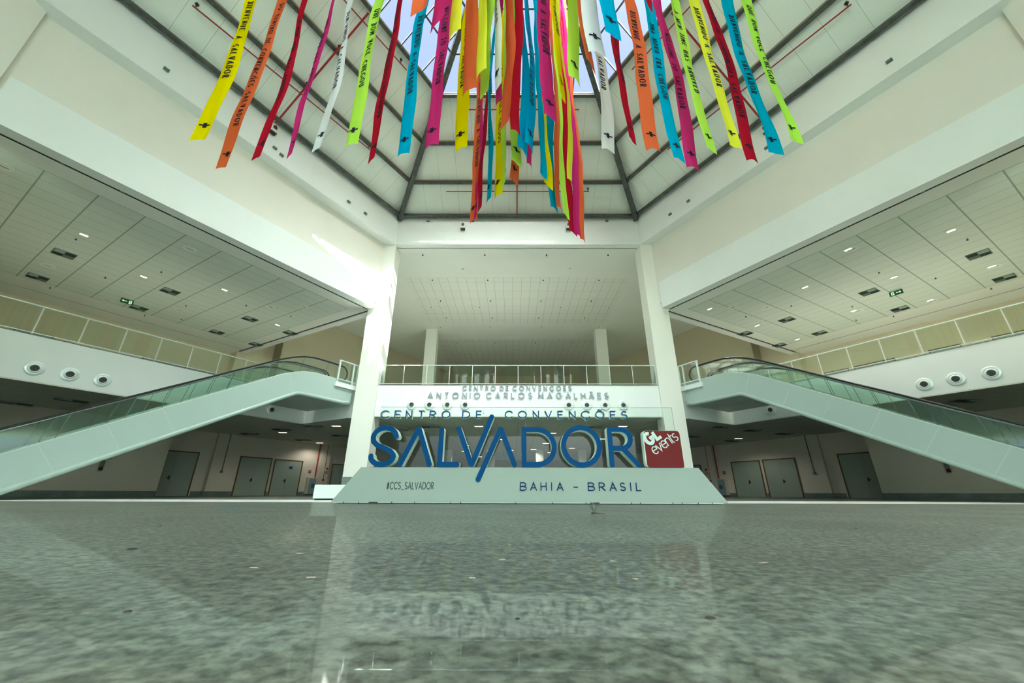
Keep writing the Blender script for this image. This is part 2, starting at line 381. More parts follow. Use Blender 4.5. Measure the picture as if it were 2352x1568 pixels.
# third-level ceilings over the galleries
for s in (-1, 1):
    F = wingf(s)
    b = MB(); b.box(.45, 19, 1.10, 14.75, Z3, Z3+.35, F)
    struct(b.build('ceiling_wing_'+LR[s], MT['ceil']))
    # slot's shade beside the white band put in as a dark strip, with clips
    b = MB(); b.box(.6, 14.9, .981, 1.099, Z3+.012, Z3+.3, F)
    struct(b.build('trim_%d' % (5 if s < 0 else 6), MT['dark']))
    g = MB()
    for i in range(10): g.box(1.0+i*1.5, 1.1+i*1.5, .985, 1.095, Z3+.002, Z3+.012, F)
    struct(g.build('trim_%d' % (7 if s < 0 else 8), MT['sensor']))
    # plank field, in its own rotated frame so that the joints follow the wing
    o0 = W(s, 13.25, 1.95, Z3-.012)
    ux = (W(s, 1, 0)-W(s, 0, 0)) * (1 if s > 0 else -1); ny = W(s, 0, 1)-W(s, 0, 0)
    mtx = Matrix((ux, ny, Vector((0, 0, 1)))).transposed().to_4x4(); mtx.translation = o0
    b = MB(); b.box(1.19, 13.25, 1.95, 13.2, Z3-.012, Z3, F); b.box(13.25, 16.5, 1.95, 13.2, Z3-.012, Z3, F)
    struct(b.build('ceiling_planks_'+LR[s], MT['wing_tile'], mtx=mtx))
    # border step + slot at the back end
    b = MB(); b.box(.28, .45, 1.0, 16.7, Z3+.06, Z3+.5, F); struct(b.build('trim_%d' % (9 if s < 0 else 10), MT['dark']))
    b = MB(); b.box(-.15, .28, 1.0, 16.6, Z3, ZR0+.25, F); struct(b.build('wall_beam_'+LR[s], MT['white']))
    b = MB(); b.box(.45, 19, 14.75, 14.85, Z3+.02, Z3+.3, F); struct(b.build('trim_%d' % (11 if s < 0 else 12), MT['dark']))
    b = MB(); b.box(.45, 19, 14.85, 16.7, Z3, Z3+.3, F); struct(b.build('ceiling_edge_'+LR[s], MT['ceil']))
    # gallery back wall, and its set-forward run beside the back hall
    b = MB(); b.box(.3, 19, 16.4, 16.7, ZF, Z3+.3, F); struct(b.build('wall_gallery_'+LR[s], MT['cream' if False else 'beige']))
    b = MB(); b.box(-34, -2.2, 14.5, 16.7, ZF, ZR0+.2, F); b.box(-2.2, .45, 15.6, 16.7, ZF, ZR0+.2, F); b.box(-2.25, -2.2, 14.5, 16.7, ZF, ZR0+.2, F)
    struct(b.build('wall_far_'+LR[s], MT['beige']))
    # end walls of the wings, beside / behind the viewer
    b = MB(); b.box(15.9, 16.2, 1.1, 16.7, 0, ZR0, F); struct(b.build('wall_end_'+LR[s], MT['beige']))
    # ground-level wall with the doors, its boxed-out part and pilasters
    b = MB(); b.box(-34, 19, 14.4, 14.7, 0, ZC, F); struct(b.build('wall_ground_'+LR[s], MT['ground_wall']))
    b = MB(); b.box(3.95, 19, 12.2, 14.45, 0, ZC, F); struct(b.build('wall_boxed_'+LR[s], MT['ground_wall']))
    b = MB(); b.box(-.35, .75, 14.15, 14.42, 0, ZC, F); b.box(-8.05, -7.15, 14.15, 14.42, 0, ZC, F); struct(b.build('wall_pilaster_'+LR[s], MT['ground_wall']))
    b = MB(); b.box(-34, -5.8, 14.36, 14.405, 0, .28, F); b.box(-3.45, -3.3, 14.36, 14.405, 0, .28, F); b.box(-1.0, 1.4, 14.36, 14.405, 0, .28, F)
    b.box(-.37, .77, 14.11, 14.16, 0, .28, F); b.box(3.93, 19, 12.16, 12.21, 0, .28, F)
    struct(b.build('baseboard_'+LR[s], MT['skirt']))

# back hall, upper storey
b = MB(); pl = [(-8.6, 20.9), (8.6, 20.9), tuple(W(1, -.2, 16.5)[:2]), tuple(W(1, -33, 16.5)[:2]), tuple(W(-1, -33, 16.5)[:2]), tuple(W(-1, -.2, 16.5)[:2])]
b.prism(pl, ZR0, ZR0+.3, flat); struct(b.build('ceiling_back', MT['ceil']))
b = MB(); b.box(-8.15, 8.15, 24.5, 32.54, ZR0-.012, ZR0)
struct(b.build('ceiling_tiles_back', MT['tile'], mtx=Matrix.Translation(Vector((.3375, 25.17-.0, ZR0-.012)))))
b = MB(); b.box(-8.1, 8.1, 36.6, 46, ZR0-.012, ZR0)
struct(b.build('ceiling_tiles_far', MT['tile'], mtx=Matrix.Translation(Vector((.3375, 37.27, ZR0-.012)))))
column('column', -8.0, 34.4, 1.05, .9, ZR0, 'beige column standing on the upper floor, left of two', z0=ZF, skirt=False, group=None)
column('column', 8.0, 34.4, 1.05, .9, ZR0, 'beige column standing on the upper floor, right of two', z0=ZF, skirt=False, group=None)
b = MB(); b.box(-12, 12, 50, 50.3, ZF, ZR0+.2); struct(b.build('wall_back_upper', MT['beige']))
# dark glazed partition of the upper back hall
t = thing('glazed_partition', 'dark glazed partition at the back of the upper floor, seen through the railing', 'partition', (0, 36, ZF))
b = MB(); b.box(-7.0, 7.4, 36.0, 36.06, ZF, ZF+2.6); b.build('pane', principled('dark_glass', (.06, .10, .09), .06, spec=.8), t)
b = MB()
for i in range(9): b.box(-7.05+i*1.8, -6.97+i*1.8, 35.96, 36.1, ZF, ZF+2.65)
b.box(-7.05, 7.45, 35.96, 36.1, ZF+2.6, ZF+2.7); b.build('frame', MT['rail_grey'], t)
# ground storey of the back hall
b = MB(); b.box(-12, 12, 50, 50.3, 0, ZC); struct(b.build('wall_back_ground', MT['ground_wall']))
k = 0
for x0 in (-5.0, -1.9, 1.2, 4.0):
    k += 1
    b = MB(); b.box(x0, x0+2.5, 49.9, 49.96, .1, 2.9); wn = struct(b.build('window_%d' % k, MT['win']))
    f = MB(); f.box(x0-.08, x0, 49.84, 49.98, 0, 3.0); f.box(x0+2.5, x0+2.58, 49.84, 49.98, 0, 3.0); f.box(x0-.08, x0+2.58, 49.84, 49.98, 2.9, 3.0)
    f.build('window_frame', MT['dark'], wn)
for i, x in enumerate((-6.4, -2.4, 2.2, 6.2)):
    column('column', x, 38, .7, .7, ZC, ['beige lobby column seen through the S of the sign', 'beige lobby column seen beside the slanted stroke of the sign',
           'beige lobby column seen through the D and O of the sign', 'beige lobby column seen through the R of the sign'][i], skirt=False)

# ------------------------------------------------------------------ roof: hexagonal hip with glazed crown
APEX = Vector((0, 7.25, ZA))
for k in range(6):
    F = edge(k); TR = 5.75 if k in (5, 0, 1) else 9.3   # run of opaque panels, lengthened on the unseen front slopes to block sun
    def RP(x, t, lift=0.0, F=F):          # point on the slope t metres inside the eave
        return F(x, -t, ZE + SL*t + lift)
    hw = lambda t: S/2*(13.25-t)/13.25
    # opaque panels (own frame so the seams run up the slope)
    p0 = RP(0, 0); ex = (F(1, 0, 0)-F(0, 0, 0)); ey = (RP(0, 1)-RP(0, 0)).normalized(); ez = ex.cross(ey)
    mtx = Matrix((ex, ey, ez)).transposed().to_4x4(); mtx.translation = p0 + ex*.53
    b = MB(); vs = [RP(-hw(-.5), -.5, .03), RP(hw(-.5), -.5, .03), RP(hw(TR), TR, .03), RP(-hw(TR), TR, .03)]
    vs += [v + Vector((0, 0, .15)) for v in vs]
    b.add(vs, [(3, 2, 1, 0), (4, 5, 6, 7), (0, 1, 5, 4), (1, 2, 6, 5), (2, 3, 7, 6), (3, 0, 4, 7)])
    struct(b.build('ceiling_roof_'+EN[k], MT['roof'], mtx=mtx))
    # glass
    b = MB(); vs = [RP(-hw(TR), TR, .12), RP(hw(TR), TR, .12), APEX + Vector((0, 0, .12))]
    b.add(vs, [(0, 1, 2)]); g = struct(b.build('window_%d' % (20+k), MT['sky_glass']))
    # horizontal glazing bars + bars running up the slope
    bars = MB()
    nrm = ez if ez.z > 0 else -ez
    for t in [q for q in (7.3, 8.8, 10.3, 11.8) if q > TR]: bars.beam(RP(-hw(t), t), RP(hw(t), t), .07, .14, nrm)
    for x in (-2.9, -1.45, 0, 1.45, 2.9):
        tt = 13.25*(1-abs(x)/(S/2)) if x else 13.0
        if tt < TR+.2: continue
        bars.beam(RP(x, TR), RP(x, min(tt, 13.0), 0), .05, .10, nrm)
    bars.build('glazing_bar', MT['steel'], g)
    # purlins
    lab = {0: 'over the back wall', 1: 'over the right-hand gallery', 5: 'over the left-hand gallery', 2: 'over the right front', 3: 'over the entrance', 4: 'over the left front'}[k]
    for i, (t, hh) in enumerate(((.16, .30), (1.9, .22), (3.75, .22), (TR, .30))):
        p = thing('roof_beam', 'dark steel roof beam %s, %s' % (lab, ['lowest, along the eave', 'second from the eave', 'third from the eave', 'highest, edging the glass'][i]), 'beam', RP(0, t))
        b = MB(); b.beam(RP(-hw(t)+.1, t), RP(hw(t)-.1, t), .16, hh, nrm); b.build('web', MT['steel'], p)
        if 0 < i: b = MB(); b.beam(RP(-hw(t)+.1, t+.1), RP(hw(t)-.1, t+.1), .06, .05, nrm); b.build('top_flange', MT['flange'], p)
    # hip rafter at the right-hand end of this edge
    vtx = RP(S/2, 0); b = MB(); b.beam(vtx + Vector((0, 0, -.02)), APEX, .26, .40, Vector((0, 0, 1)))
    tag(b.build('hip_rafter', MT['steel']), 'dark steel hip rafter rising from the %s corner of the roof to its peak' %
        ['back right', 'middle right', 'front right', 'front left', 'middle left', 'back left'][k], 'beam')

# red sprinkler pipes under the roof
def pipe(name, pts, r, label, heads=(), cat='pipe'):
    t = thing(name, label, cat, Vector(pts[0]))
    b = MB(); b.tube(pts, r, 8); b.build('pipe_run', MT['red_pipe'], t, True)
    for h in heads:
        b = MB(); b.tube([h, Vector(h) + Vector((0, 0, .22))], .022, 6); b.box(h[0]-.05, h[0]+.05, h[1]-.05, h[1]+.05, h[2]+.18, h[2]+.26); b.build('hanger', MT['black'], t)
def rp(k, x, t, lift=-.30): return edge(k)(x, -t, ZE + SL*t + lift)
pipe('sprinkler_pipe', [rp(0, -4.4, 1.62), rp(0, 4.35, 1.62)], .03, 'thin red sprinkler pipe running level over the back wall', [rp(0, 4.3, 1.62)])
pipe('sprinkler_pipe', [rp(0, -.05, .2), rp(0, -.05, 2.9)], .04, 'red sprinkler pipe climbing the middle of the back roof slope')
pipe('sprinkler_pipe', [rp(0, -3.3, 5.35), rp(0, 3.3, 5.35)], .03, 'thin red sprinkler pipe below the back edge of the skylight')
for s, k in ((-1, 5), (1, 1)):
    q = lambda u, t, lift=-.30: rp(k, (S/2-u) if s < 0 else (u-S/2), t, lift)
    pipe('sprinkler_pipe', [q(12.3, 1.55), q(4.2, 1.9)], .03, 'thin red sprinkler pipe along the lowest bay of the %s roof slope' % LR[s], [q(12.2, 1.55), q(4.3, 1.9)])
    pipe('sprinkler_pipe', [q(8.1, .15), q(8.0, 5.75)], .045, 'red sprinkler pipe climbing the %s roof slope' % LR[s], [q(8.05, 2.1), q(8.0, 4.0)])
    pipe('sprinkler_pipe', [q(10.5, 5.3), q(5.4, 5.5)], .03, 'thin red sprinkler pipe below the %s edge of the skylight' % LR[s], [q(5.8, 5.5)])

# ------------------------------------------------------------------ railings
def railing(label, P, n, posts, lo=.12, hi=1.18, loc=None):
    """P(x, z) -> world; posts = positions along"""
    t = thing('glass_railing', label, 'railing', P(posts[0], 0))
    a, c = posts[0], posts[-1]
    b = MB(); b.beam(P(a, hi), P(c, hi), .06, .04); b.build('top_rail', MT['rail'], t)
    b = MB(); b.beam(P(a, lo), P(c, lo), .045, .03); b.build('bottom_rail', MT['rail'], t)
    for x in posts:
        b = MB(); b.tube([P(x, .0), P(x, hi-.03)], .02, 4); b.build('post', MT['rail'], t)
    b = MB()
    for x0, x1 in zip(posts, posts[1:]):
        d = .05 if x1 > x0 else -.05
        b.add([P(x0+d, lo), P(x1-d, lo), P(x1-d, hi-.04), P(x0+d, hi-.04)], [(0, 1, 2, 3)])
    b.build('glass_pane', MT['glass'], t)
railing('white framed glass railing across the back, above the pale wall lettering', lambda x, z: Vector((x, 20.72, ZF+z)), None, [-7.6+i*15.2/12 for i in range(13)])
for s in (-1, 1):
    railing('long glass railing along the %s gallery, behind the escalator' % LR[s], lambda u, z, s=s: W(s, u, 5.76, ZF+z), None, [.3+i*1.24 for i in range(15)])
    # landing beside the escalator head
    t = thing('landing_slab', 'small projecting white landing between the %s column and the escalator head' % LR[s], 'landing', W(s, .9, 1.5, ZF-.28))
    b = MB(); b.box(.2, 1.62, 1.28, 1.60, ZF-.26, ZF-.02, wingf(s)); b.build('slab', MT['white'], t)
    t = thing('landing_railing', 'short glass railing on the small landing beside the %s column' % LR[s], 'railing', W(s, .9, 1.32, ZF))
    F = wingf(s)
    for u in (.34, .62, 1.52):
        b = MB(); b.box(u-.035, u+.035, 1.29, 1.36, ZF-.03, ZF+1.16, F); b.build('post', MT['rail'], t)
    b = MB(); b.box(.3, 1.56, 1.28, 1.37, ZF+1.13, ZF+1.18, F); b.build('top_rail', MT['rail'], t)
    b = MB(); b.box(.3, 1.56, 1.28, 1.37, ZF+.12, ZF+.16, F); b.build('bottom_rail', MT['rail'], t)
    b = MB(); b.add([F(.36, 1.325, ZF+.16), F(1.5, 1.325, ZF+.16), F(1.5, 1.325, ZF+1.13), F(.36, 1.325, ZF+1.13)], [(0, 1, 2, 3)]); b.build('glass_pane', MT['glass'], t)

# ------------------------------------------------------------------ escalators
def esc_profile():
    top = [(.45, 5.82), (2.0, 5.84), (2.8, 5.83), (3.3, 5.76), (3.8, 5.60), (4.4, 5.33)]
    u = 5.2
    while u < 12.2: top.append((u, 5.33-.585*(u-4.4))); u += .8
    top += [(12.6, .62), (13.0, .48), (13.5, .42), (14.9, .42)]
    return top
TOP = esc_profile()
def topz(u):
    for (a, za), (b_, zb) in zip(TOP, TOP[1:]):
        if a <= u <= b_: return za + (zb-za)*(u-a)/(b_-a)
    return TOP[-1][1]
BOT = [(.45, 4.74), (.62, 4.60), (3.46, 4.60), (11.36, .03), (14.9, .03)]
def escalator(s, n0, n1, label):
    F = wingf(s); t = thing('escalator', label, 'escalator', W(s, 13, (n0+n1)/2, 0))
    for nn, dn in ((n0, .05), (n1, -.05)):
        b = MB(); b.prism([(u, z) for u, z in TOP] + [(u, z+.04) for u, z in BOT][::-1], nn, nn+dn, lambda p, q, h: F(p, h, q))
        b.cur = 1; e = -.006 if dn > 0 else .006
        for ub in (1.35, 3.62, 5.08, 6.38, 7.69, 9.0, 10.3, 11.5):
            zb = (4.62 if ub < 3.46 else 4.60-.5785*(ub-3.46))
            if ub < 3: ut = ub-.03
            elif ub < 3.7: ut = 3.95 if False else ub+.42
            else: ut = ub+.60
            zt = topz(ut)
            b.prism([(ub-.008, zb+.05), (ub+.008, zb+.05), (ut+.008, zt), (ut-.008, zt)], nn+e, nn, lambda p, q, h: F(p, h, q))
        b.build('side_cladding', [MT['esc'], MT['seam']], t)
        # rounded bottom edge
        b = MB(); r = .095; off = .055 if dn > 0 else -.055
        b.tube([F(u, nn+off, z+.085) for u, z in ((.60, 4.66), (.9, 4.61), (2.0, 4.60), (3.30, 4.60), (3.46, 4.575), (3.62, 4.51), (7.0, 2.553), (11.2, .123), (14.9, .05))], r, 12)
        b.build('bottom_edge', MT['esc_tube'], t, True)
        # pale strip on the cladding top
        b = MB(); b.tube([F(u, nn+off*.4, z+.012) for u, z in TOP], .022, 6); b.build('deck_strip', MT['seam'], t)
        # glass panes with joints
        ins = .10 if dn > 0 else -.10; n_g = nn+ins
        def HZ(u):   # handrail height
            return topz(u) + .80 + (.0 if u > 3 else 0)
        us = [1.25 + i*.55 for i in range(25)]
        cuts = [1.25, 2.2, 3.55, 5.0, 6.4, 7.8, 9.2, 10.6, 12.0, 14.4]
        for c0, c1 in zip(cuts, cuts[1:]):
            b = MB(); m_ = 6; uu_ = [c0+(c1-c0)*i/m_ for i in range(m_+1)]
            for a, c in zip(uu_, uu_[1:]):
                b.add([F(a, n_g, topz(a)), F(c, n_g, topz(c)), F(c, n_g, HZ(c)-.03), F(a, n_g, HZ(a)-.03)], [(0, 1, 2, 3)])
            b.build('balustrade_glass', MT['esc_glass'], t)
        b = MB()
        arc = [(1.25, topz(1.25))]
        for j in range(9):
            th = PI/2 + j*PI/8; arc.append((1.25+.36*math.cos(th), topz(1.25)+.42+.36*math.sin(th)*1.05))
        b.add([F(u, n_g, z) for u, z in arc], [list(range(len(arc)))])
        b.build('balustrade_glass', MT['esc_glass'], t)
        for u in (2.2, 3.55, 5.0, 6.4, 7.8, 9.2, 10.6, 12.0):
            b = MB(); b.prism([(u-.008, topz(u)), (u+.008, topz(u)), (u-.15+.008, HZ(u-.15)-.03), (u-.15-.008, HZ(u-.15)-.03)], n_g-.008, n_g+.008, lambda p, q, h: F(p, h, q)); b.build('glass_joint', MT['sensor'], t)
        # handrail, curling at the upper newel
        pts = []
        for j in range(10, -1, -1):
            th = PI/2 + j*PI/10
            pts.append(F(1.25+.40*math.cos(th), n_g, HZ(1.25)-.40+.40*math.sin(th)))
        pts += [F(u, n_g, HZ(u)) for u in us[1:]]
        b = MB(); b.tube(pts, .042, 8); b.build('handrail', MT['black'], t, True)
        b = MB(); b.tube([p - Vector((0, 0, .055)) for p in pts[10:]], .018, 6); b.build('handrail_track', MT['rail_grey'], t)
    # underside
    b = MB(); vs = [(u, z) for u, z in BOT] 
    b.prism(vs + [(u, z+.04) for u, z in vs][::-1], n0+.04, n1-.04, lambda p, q, h: F(p, h, q)); b.build('underside', MT['esc'], t)
    b = MB(); b.box(.45, .5, n0+.03, n1-.03, 4.66, ZF, F); b.build('end_plate', MT['esc'], t)
    # steps
    b = MB()
    pr = [(.5, ZF+.02), (3.3, ZF+.02)]; u = 3.3; z = ZF+.02
    while z > .3:
        pr.append((u, z-.195)); z -= .195; u += .34; pr.append((u, z))
    pr.append((14.6, z)); low = [(14.6, z-.15), (u, z-.2), (3.3, ZF-.3), (.5, ZF-.3)]
    b.prism(pr + low, n0+.28, n1-.28, lambda p, q, h: F(p, h, q)); b.build('steps', MT['step'], t)
for s in (-1, 1):
    escalator(s, 1.40, 3.16, 'pale %s escalator nearest the hall, its cladding seen from the side' % LR[s])
    escalator(s, 3.19, 4.95, '%s escalator farther from the hall, behind the glass of the nearer one' % LR[s])

# ------------------------------------------------------------------ stroke lettering
def arc(cx, cy, rx, ry, a0, a1, n=12):
    return [(cx + rx*math.cos(math.radians(a0+(a1-a0)*i/n)), cy + ry*math.sin(math.radians(a0+(a1-a0)*i/n))) for i in range(n+1)]
SP = arc(.30, .74, .26, .26, 35, 270, 10) + arc(.30, .25, .29, .25, 90, -145, 10)[1:]
G = {  # letter: (width, strokes); cap height 1
 'A': (.78, [[(0, 0), (.39, 1), (.78, 0)], [(.14, .33), (.64, .33)]]), 'B': (.58, [[(0, 0), (0, 1)], [(0, 1), (.28, 1)] + arc(.28, .76, .24, .24, 90, -90, 8) + [(0, .52)], [(.28, .52)] + arc(.30, .26, .28, .26, 90, -90, 8) + [(0, 0)]]),
 'C': (.82, [arc(.48, .5, .48, .5, 42, 318, 16)]), 'D': (.74, [[(0, 0), (0, 1), (.26, 1)] + arc(.26, .5, .48, .5, 90, -90, 12) + [(0, 0)]]),
 'E': (.52, [[(.52, 1), (0, 1), (0, 0), (.52, 0)], [(0, .51), (.46, .51)]]), 'G': (.88, [arc(.48, .5, .48, .5, 42, 345, 18), [(.95, .36), (.95, .46), (.55, .46)]]),
 'H': (.66, [[(0, 0), (0, 1)], [(.66, 0), (.66, 1)], [(0, .52), (.66, .52)]]), 'I': (.02, [[(0, 0), (0, 1)]]),
 'L': (.50, [[(0, 1), (0, 0), (.50, 0)]]), 'M': (.84, [[(0, 0), (.06, 1), (.42, .25), (.78, 1), (.84, 0)]]),
 'N': (.68, [[(0, 0), (0, 1), (.68, 0), (.68, 1)]]), 'O': (.98, [arc(.49, .5, .49, .5, 90, 450, 24)]),
 'Q': (.98, [arc(.49, .5, .49, .5, 90, 450, 24), [(.55, .25), (.95, -.08)]]),
 'R': (.58, [[(0, 0), (0, 1)], [(0, 1), (.26, 1)] + arc(.26, .73, .28, .27, 90, -90, 8) + [(0, .46)], [(.24, .46), (.58, 0)]]),
 'S': (.60, [SP]), 'T': (.60, [[(0, 1), (.60, 1)], [(.30, 0), (.30, 1)]]), 'U': (.64, [[(0, 1), (0, .32)] + arc(.32, .32, .32, .32, 180, 360, 10) + [(.64, 1)]]),
 'V': (.74, [[(0, 1), (.37, 0), (.74, 1)]]), 'W': (1.05, [[(0, 1), (.26, 0), (.52, .9), (.78, 0), (1.05, 1)]]),
 '-': (.35, [[(0, .42), (.35, .42)]]), '_': (.6, [[(0, -.08), (.6, -.08)]]), "'": (.02, [[(0, .75), (0, 1.05)]]),
 '#': (.6, [[(.1, 0), (.24, 1)], [(.36, 0), (.50, 1)], [(0, .33), (.58, .33)], [(.04, .67), (.6, .67)]]),
 'e': (.60, [arc(.31, .34, .30, .34, 5, 318, 16), [(.04, .36), (.60, .36)]]), 'v': (.54, [[(0, .68), (.27, 0), (.54, .68)]]),
 'n': (.50, [[(0, 0), (0, .68)], [(0, .42)] + arc(.25, .42, .25, .26, 180, 0, 8) + [(.50, 0)]]), 't': (.36, [[(.12, .95), (.12, .15)] + arc(.25, .15, .13, .15, 180, 280, 5), [(0, .66), (.36, .66)]]),
 's': (.44, [arc(.22, .51, .19, .17, 40, 270, 8) + arc(.22, .17, .21, .17, 90, -140, 8)[1:]])}
ACC = {'Ç': ('C', [[(.48, -.02), (.44, -.12), (.56, -.18), (.44, -.27)]]), 'Õ': ('O', [[(.27, 1.16), (.38, 1.24), (.56, 1.14), (.70, 1.22)]]),
       'Ã': ('A', [[(.18, 1.16), (.30, 1.24), (.46, 1.14), (.60, 1.22)]]), 'Ê': ('E', [[(.12, 1.14), (.26, 1.26), (.40, 1.14)]])}
for k, (base, st) in ACC.items(): G[k] = (G[base][0], G[base][1] + st)
def outline(pl, hx, hy, rnd=True):
    """thicken a 2D polyline: list of convex-ish polygons (quads + caps)"""
    q_ = [pl[0]]
    for p in pl[1:]:
        if math.hypot(p[0]-q_[-1][0], p[1]-q_[-1][1]) > .12*hx: q_.append(p)
    pl[:] = q_ if len(q_) > 1 else pl
    n = len(pl); closed = math.hypot(pl[0][0]-pl[-1][0], pl[0][1]-pl[-1][1]) < 1e-6
    L_, R_ = [], []
    for i in range(n):
        p = pl[i]; a = pl[i-1] if i else (pl[-2] if closed else None); c = pl[i+1] if i < n-1 else (pl[1] if closed else None)
        def un(q, r): l = math.hypot(r[0]-q[0], r[1]-q[1]) or 1; return ((r[0]-q[0])/l, (r[1]-q[1])/l)
        d1 = un(a, p) if a else un(p, c); d2 = un(p, c) if c else d1
        nx, ny = -(d1[1]+d2[1]), d1[0]+d2[0]; l = math.hypot(nx, ny) or 1; nx, ny = nx/l, ny/l
        k = 1/max(.35, nx*-d1[1] + ny*d1[0])
        L_.append((p[0]+nx*k*hx, p[1]+ny*k*hy)); R_.append((p[0]-nx*k*hx, p[1]-ny*k*hy))
    return L_, R_, closed
def strokes(b, sts, hx, hy, MAP, d0, d1, rnd=True, matside=None):
    """MAP(x, y, depth) -> world. d0 = front depth, d1 = back depth"""
    for si, pl in enumerate(sts):
        pl = list(pl)
        if si: d0 -= .0012
        L_, R_, closed = outline(pl, hx, hy); n = len(pl); c0 = b.cur
        F0 = [MAP(x, y, d0) for x, y in L_] + [MAP(x, y, d0) for x, y in R_]
        b.add(F0, [(i, i+1, n+i+1, n+i) for i in range(n-1)])
        if matside is not None: b.cur = matside
        if abs(d1-d0) > 1e-6:
            for pts in (L_, R_):
                b.add([MAP(x, y, d0) for x, y in pts] + [MAP(x, y, d1) for x, y in pts], [(i, i+1, n+i+1, n+i) for i in range(n-1)])
            b.add([MAP(x, y, d1) for x, y in L_] + [MAP(x, y, d1) for x, y in R_], [(i, i+1, n+i+1, n+i) for i in range(n-1)])
        b.cur = c0
        if not closed:
            for e in (0, n-1):
                p, q = L_[e], R_[e]; c = pl[e]; o = pl[1] if e == 0 else pl[-2]
                dx, dy = c[0]-o[0], c[1]-o[1]; l = math.hypot(dx, dy) or 1; dx, dy = dx/l, dy/l
                if rnd: cap = [(c[0] + (p[0]-c[0])*math.cos(a) + dx*hx*math.sin(a), c[1] + (p[1]-c[1])*math.cos(a) + dy*hy*math.sin(a)) for a in [PI*i/8 for i in range(9)]]
                else: cap = [p, q]
                if len(cap) > 2: b.add([MAP(x, y, d0) for x, y in cap], [list(range(len(cap)))])
                if abs(d1-d0) > 1e-6:
                    if matside is not None: b.cur = matside
                    m_ = len(cap); b.add([MAP(x, y, d0) for x, y in cap] + [MAP(x, y, d1) for x, y in cap], [(i, i+1, m_+i+1, m_+i) for i in range(m_-1)])
                    b.cur = c0
def text_width(txt, gap, space): return sum((space if c == ' ' else G[c][0]+gap) for c in txt)

# lettering on the back fascia
for txt, xa, xb, z0, h, lab in (('CENTRO DE CONVENÇÕES', -3.03, 2.90, 5.425, .225, 'pale grey raised lettering on the back balcony wall, smaller upper line'),
                                ('ANTONIO CARLOS MAGALHÃES', -4.89, 4.88, 4.985, .285, 'pale grey raised lettering on the back balcony wall, larger lower line')):
    t = thing('wall_lettering', lab, 'lettering', (0, 20.6, z0))
    gap, spc = .42, .30; tw = text_width(txt, gap, spc)-gap; x = xa; k = (xb-xa)/tw
    for c in txt:
        if c == ' ': x += spc*k; continue
        b = MB(); wx = G[c][0]*k; sc = min(k, h*1.05)
        x_ = x + (G[c][0]*(k-sc))/2
        strokes(b, G[c][1], .098, .098, lambda p, q, d, x_=x_, sc=sc: Vector((x_+p*sc, 20.585+d, z0+q*h)), 0, .06, rnd=False)
        b.build('letter', MT['fascia_letter'], t); x += (G[c][0]+gap)*k

# ------------------------------------------------------------------ the big sign
YS = 9.13
SG = thing('welcome_sign', 'large blue lettered sign on a long pale green plinth in the middle of the floor', 'sign', (.1, YS+.5, 0))
def XZ(y): return lambda p, q, h: Vector((p, y+h, q))
b = MB(); pf = [(-4.225, .035), (-3.672, .752), (3.876, .757), (4.40, .035)]
b.prism(pf, 0, 1.1, XZ(YS)); b.build('plinth', MT['sign_base'], SG)
b = MB(); b.box(-4.18, 4.30, YS+.02, YS+1.08, .014, .036); b.build('underframe', MT['letter_side'], SG)
b = MB(); b.box(-4.1, 4.25, YS+.015, YS+.04, .004, .015); b.build('floor_seal', MT['dark'], SG)
for i, x in enumerate((-3.95, -3.62, -2.9, -2.4, -1.62, -1.4, -.2, .6, 1.32, 1.55, 2.3, 2.5, 3.2, 3.4, 3.75, 4.05)):
    b = MB(); b.lathe([(.03, 0), (.03, .008), (.008, .018), (.008, .04)], (x, YS+.0, 0), (0, 0, 1), 10); b.build('levelling_foot', MT['black'], SG)
for x in (-3.4, 1.42):
    b = MB(); b.box(x, x+.19, YS-.004, YS+.05, .004, .036); b.build('shim_block', MT['black'], SG)
b = MB(); b.add([(-3.50, YS+.31, .757), (3.60, YS+.31, .757), (3.60, YS+.31, 2.175), (-3.50, YS+.31, 2.175)], [(0, 1, 2, 3)]); b.build('glass_panel', MT['sign_glass'], SG)
b = MB(); b.box(.035, .041, YS+.305, YS+.315, .757, 2.175); b.box(-3.50, 3.60, YS+.307, YS+.313, 2.169, 2.175); b.box(3.595, 3.60, YS+.307, YS+.313, .757, 2.175); b.build('glass_edge', MT['sensor'], SG)
HW = .057
def bigletter(sts, hw=HW, front=-.025, depth=.24, rnd=True, label=None):
    b = MB(); b.cur = 0
    strokes(b, sts, hw, hw, lambda p, q, d: Vector((p, YS+d, q)), front, front+depth, rnd, 1)
    return b.build('letter', [MT['blue'], MT['letter_side']], SG, label=label)
S_pts = [(-2.945, 1.425)] + arc(-3.21, 1.395, .265, .225, 15, 175, 10) + [(-3.455, 1.31), (-3.37, 1.235), (-3.20, 1.17), (-3.05, 1.10), (-2.975, 1.02)] + arc(-3.22, .985, .255, .175, 0, -170, 10)[0:] + [(-3.475, .99)]
bigletter([S_pts], label='blue letter S')
bigletter([[(-2.80, .812), (-2.450, 1.594)], [(-2.436, 1.594), (-2.138, .812)]], label='blue letter A without a crossbar')
bigletter([[(-1.913, 1.585), (-1.913, .815), (-1.52, .815)]], label='blue letter L')
bigletter([[(-1.518, 1.605), (-1.205, .822)], [(-1.185, .822), (-.765, 1.88)]], front=-.03, label='blue letter V with its right arm rising high')
bigletter([[(-1.036, .50), (-.558, 1.595)], [(-.544, 1.595), (-.235, .812)]], front=-.032, label='blue letter A with its left leg reaching down over the plinth')
bigletter([[(-.02, .817), (-.02, 1.590)] + arc(.28, 1.203, .39, .387, 90, -90, 18) + [(-.02, .817)]], label='blue letter D')
bigletter([arc(1.288, 1.222, .405, .412, 90, 450, 40)], label='blue letter O')
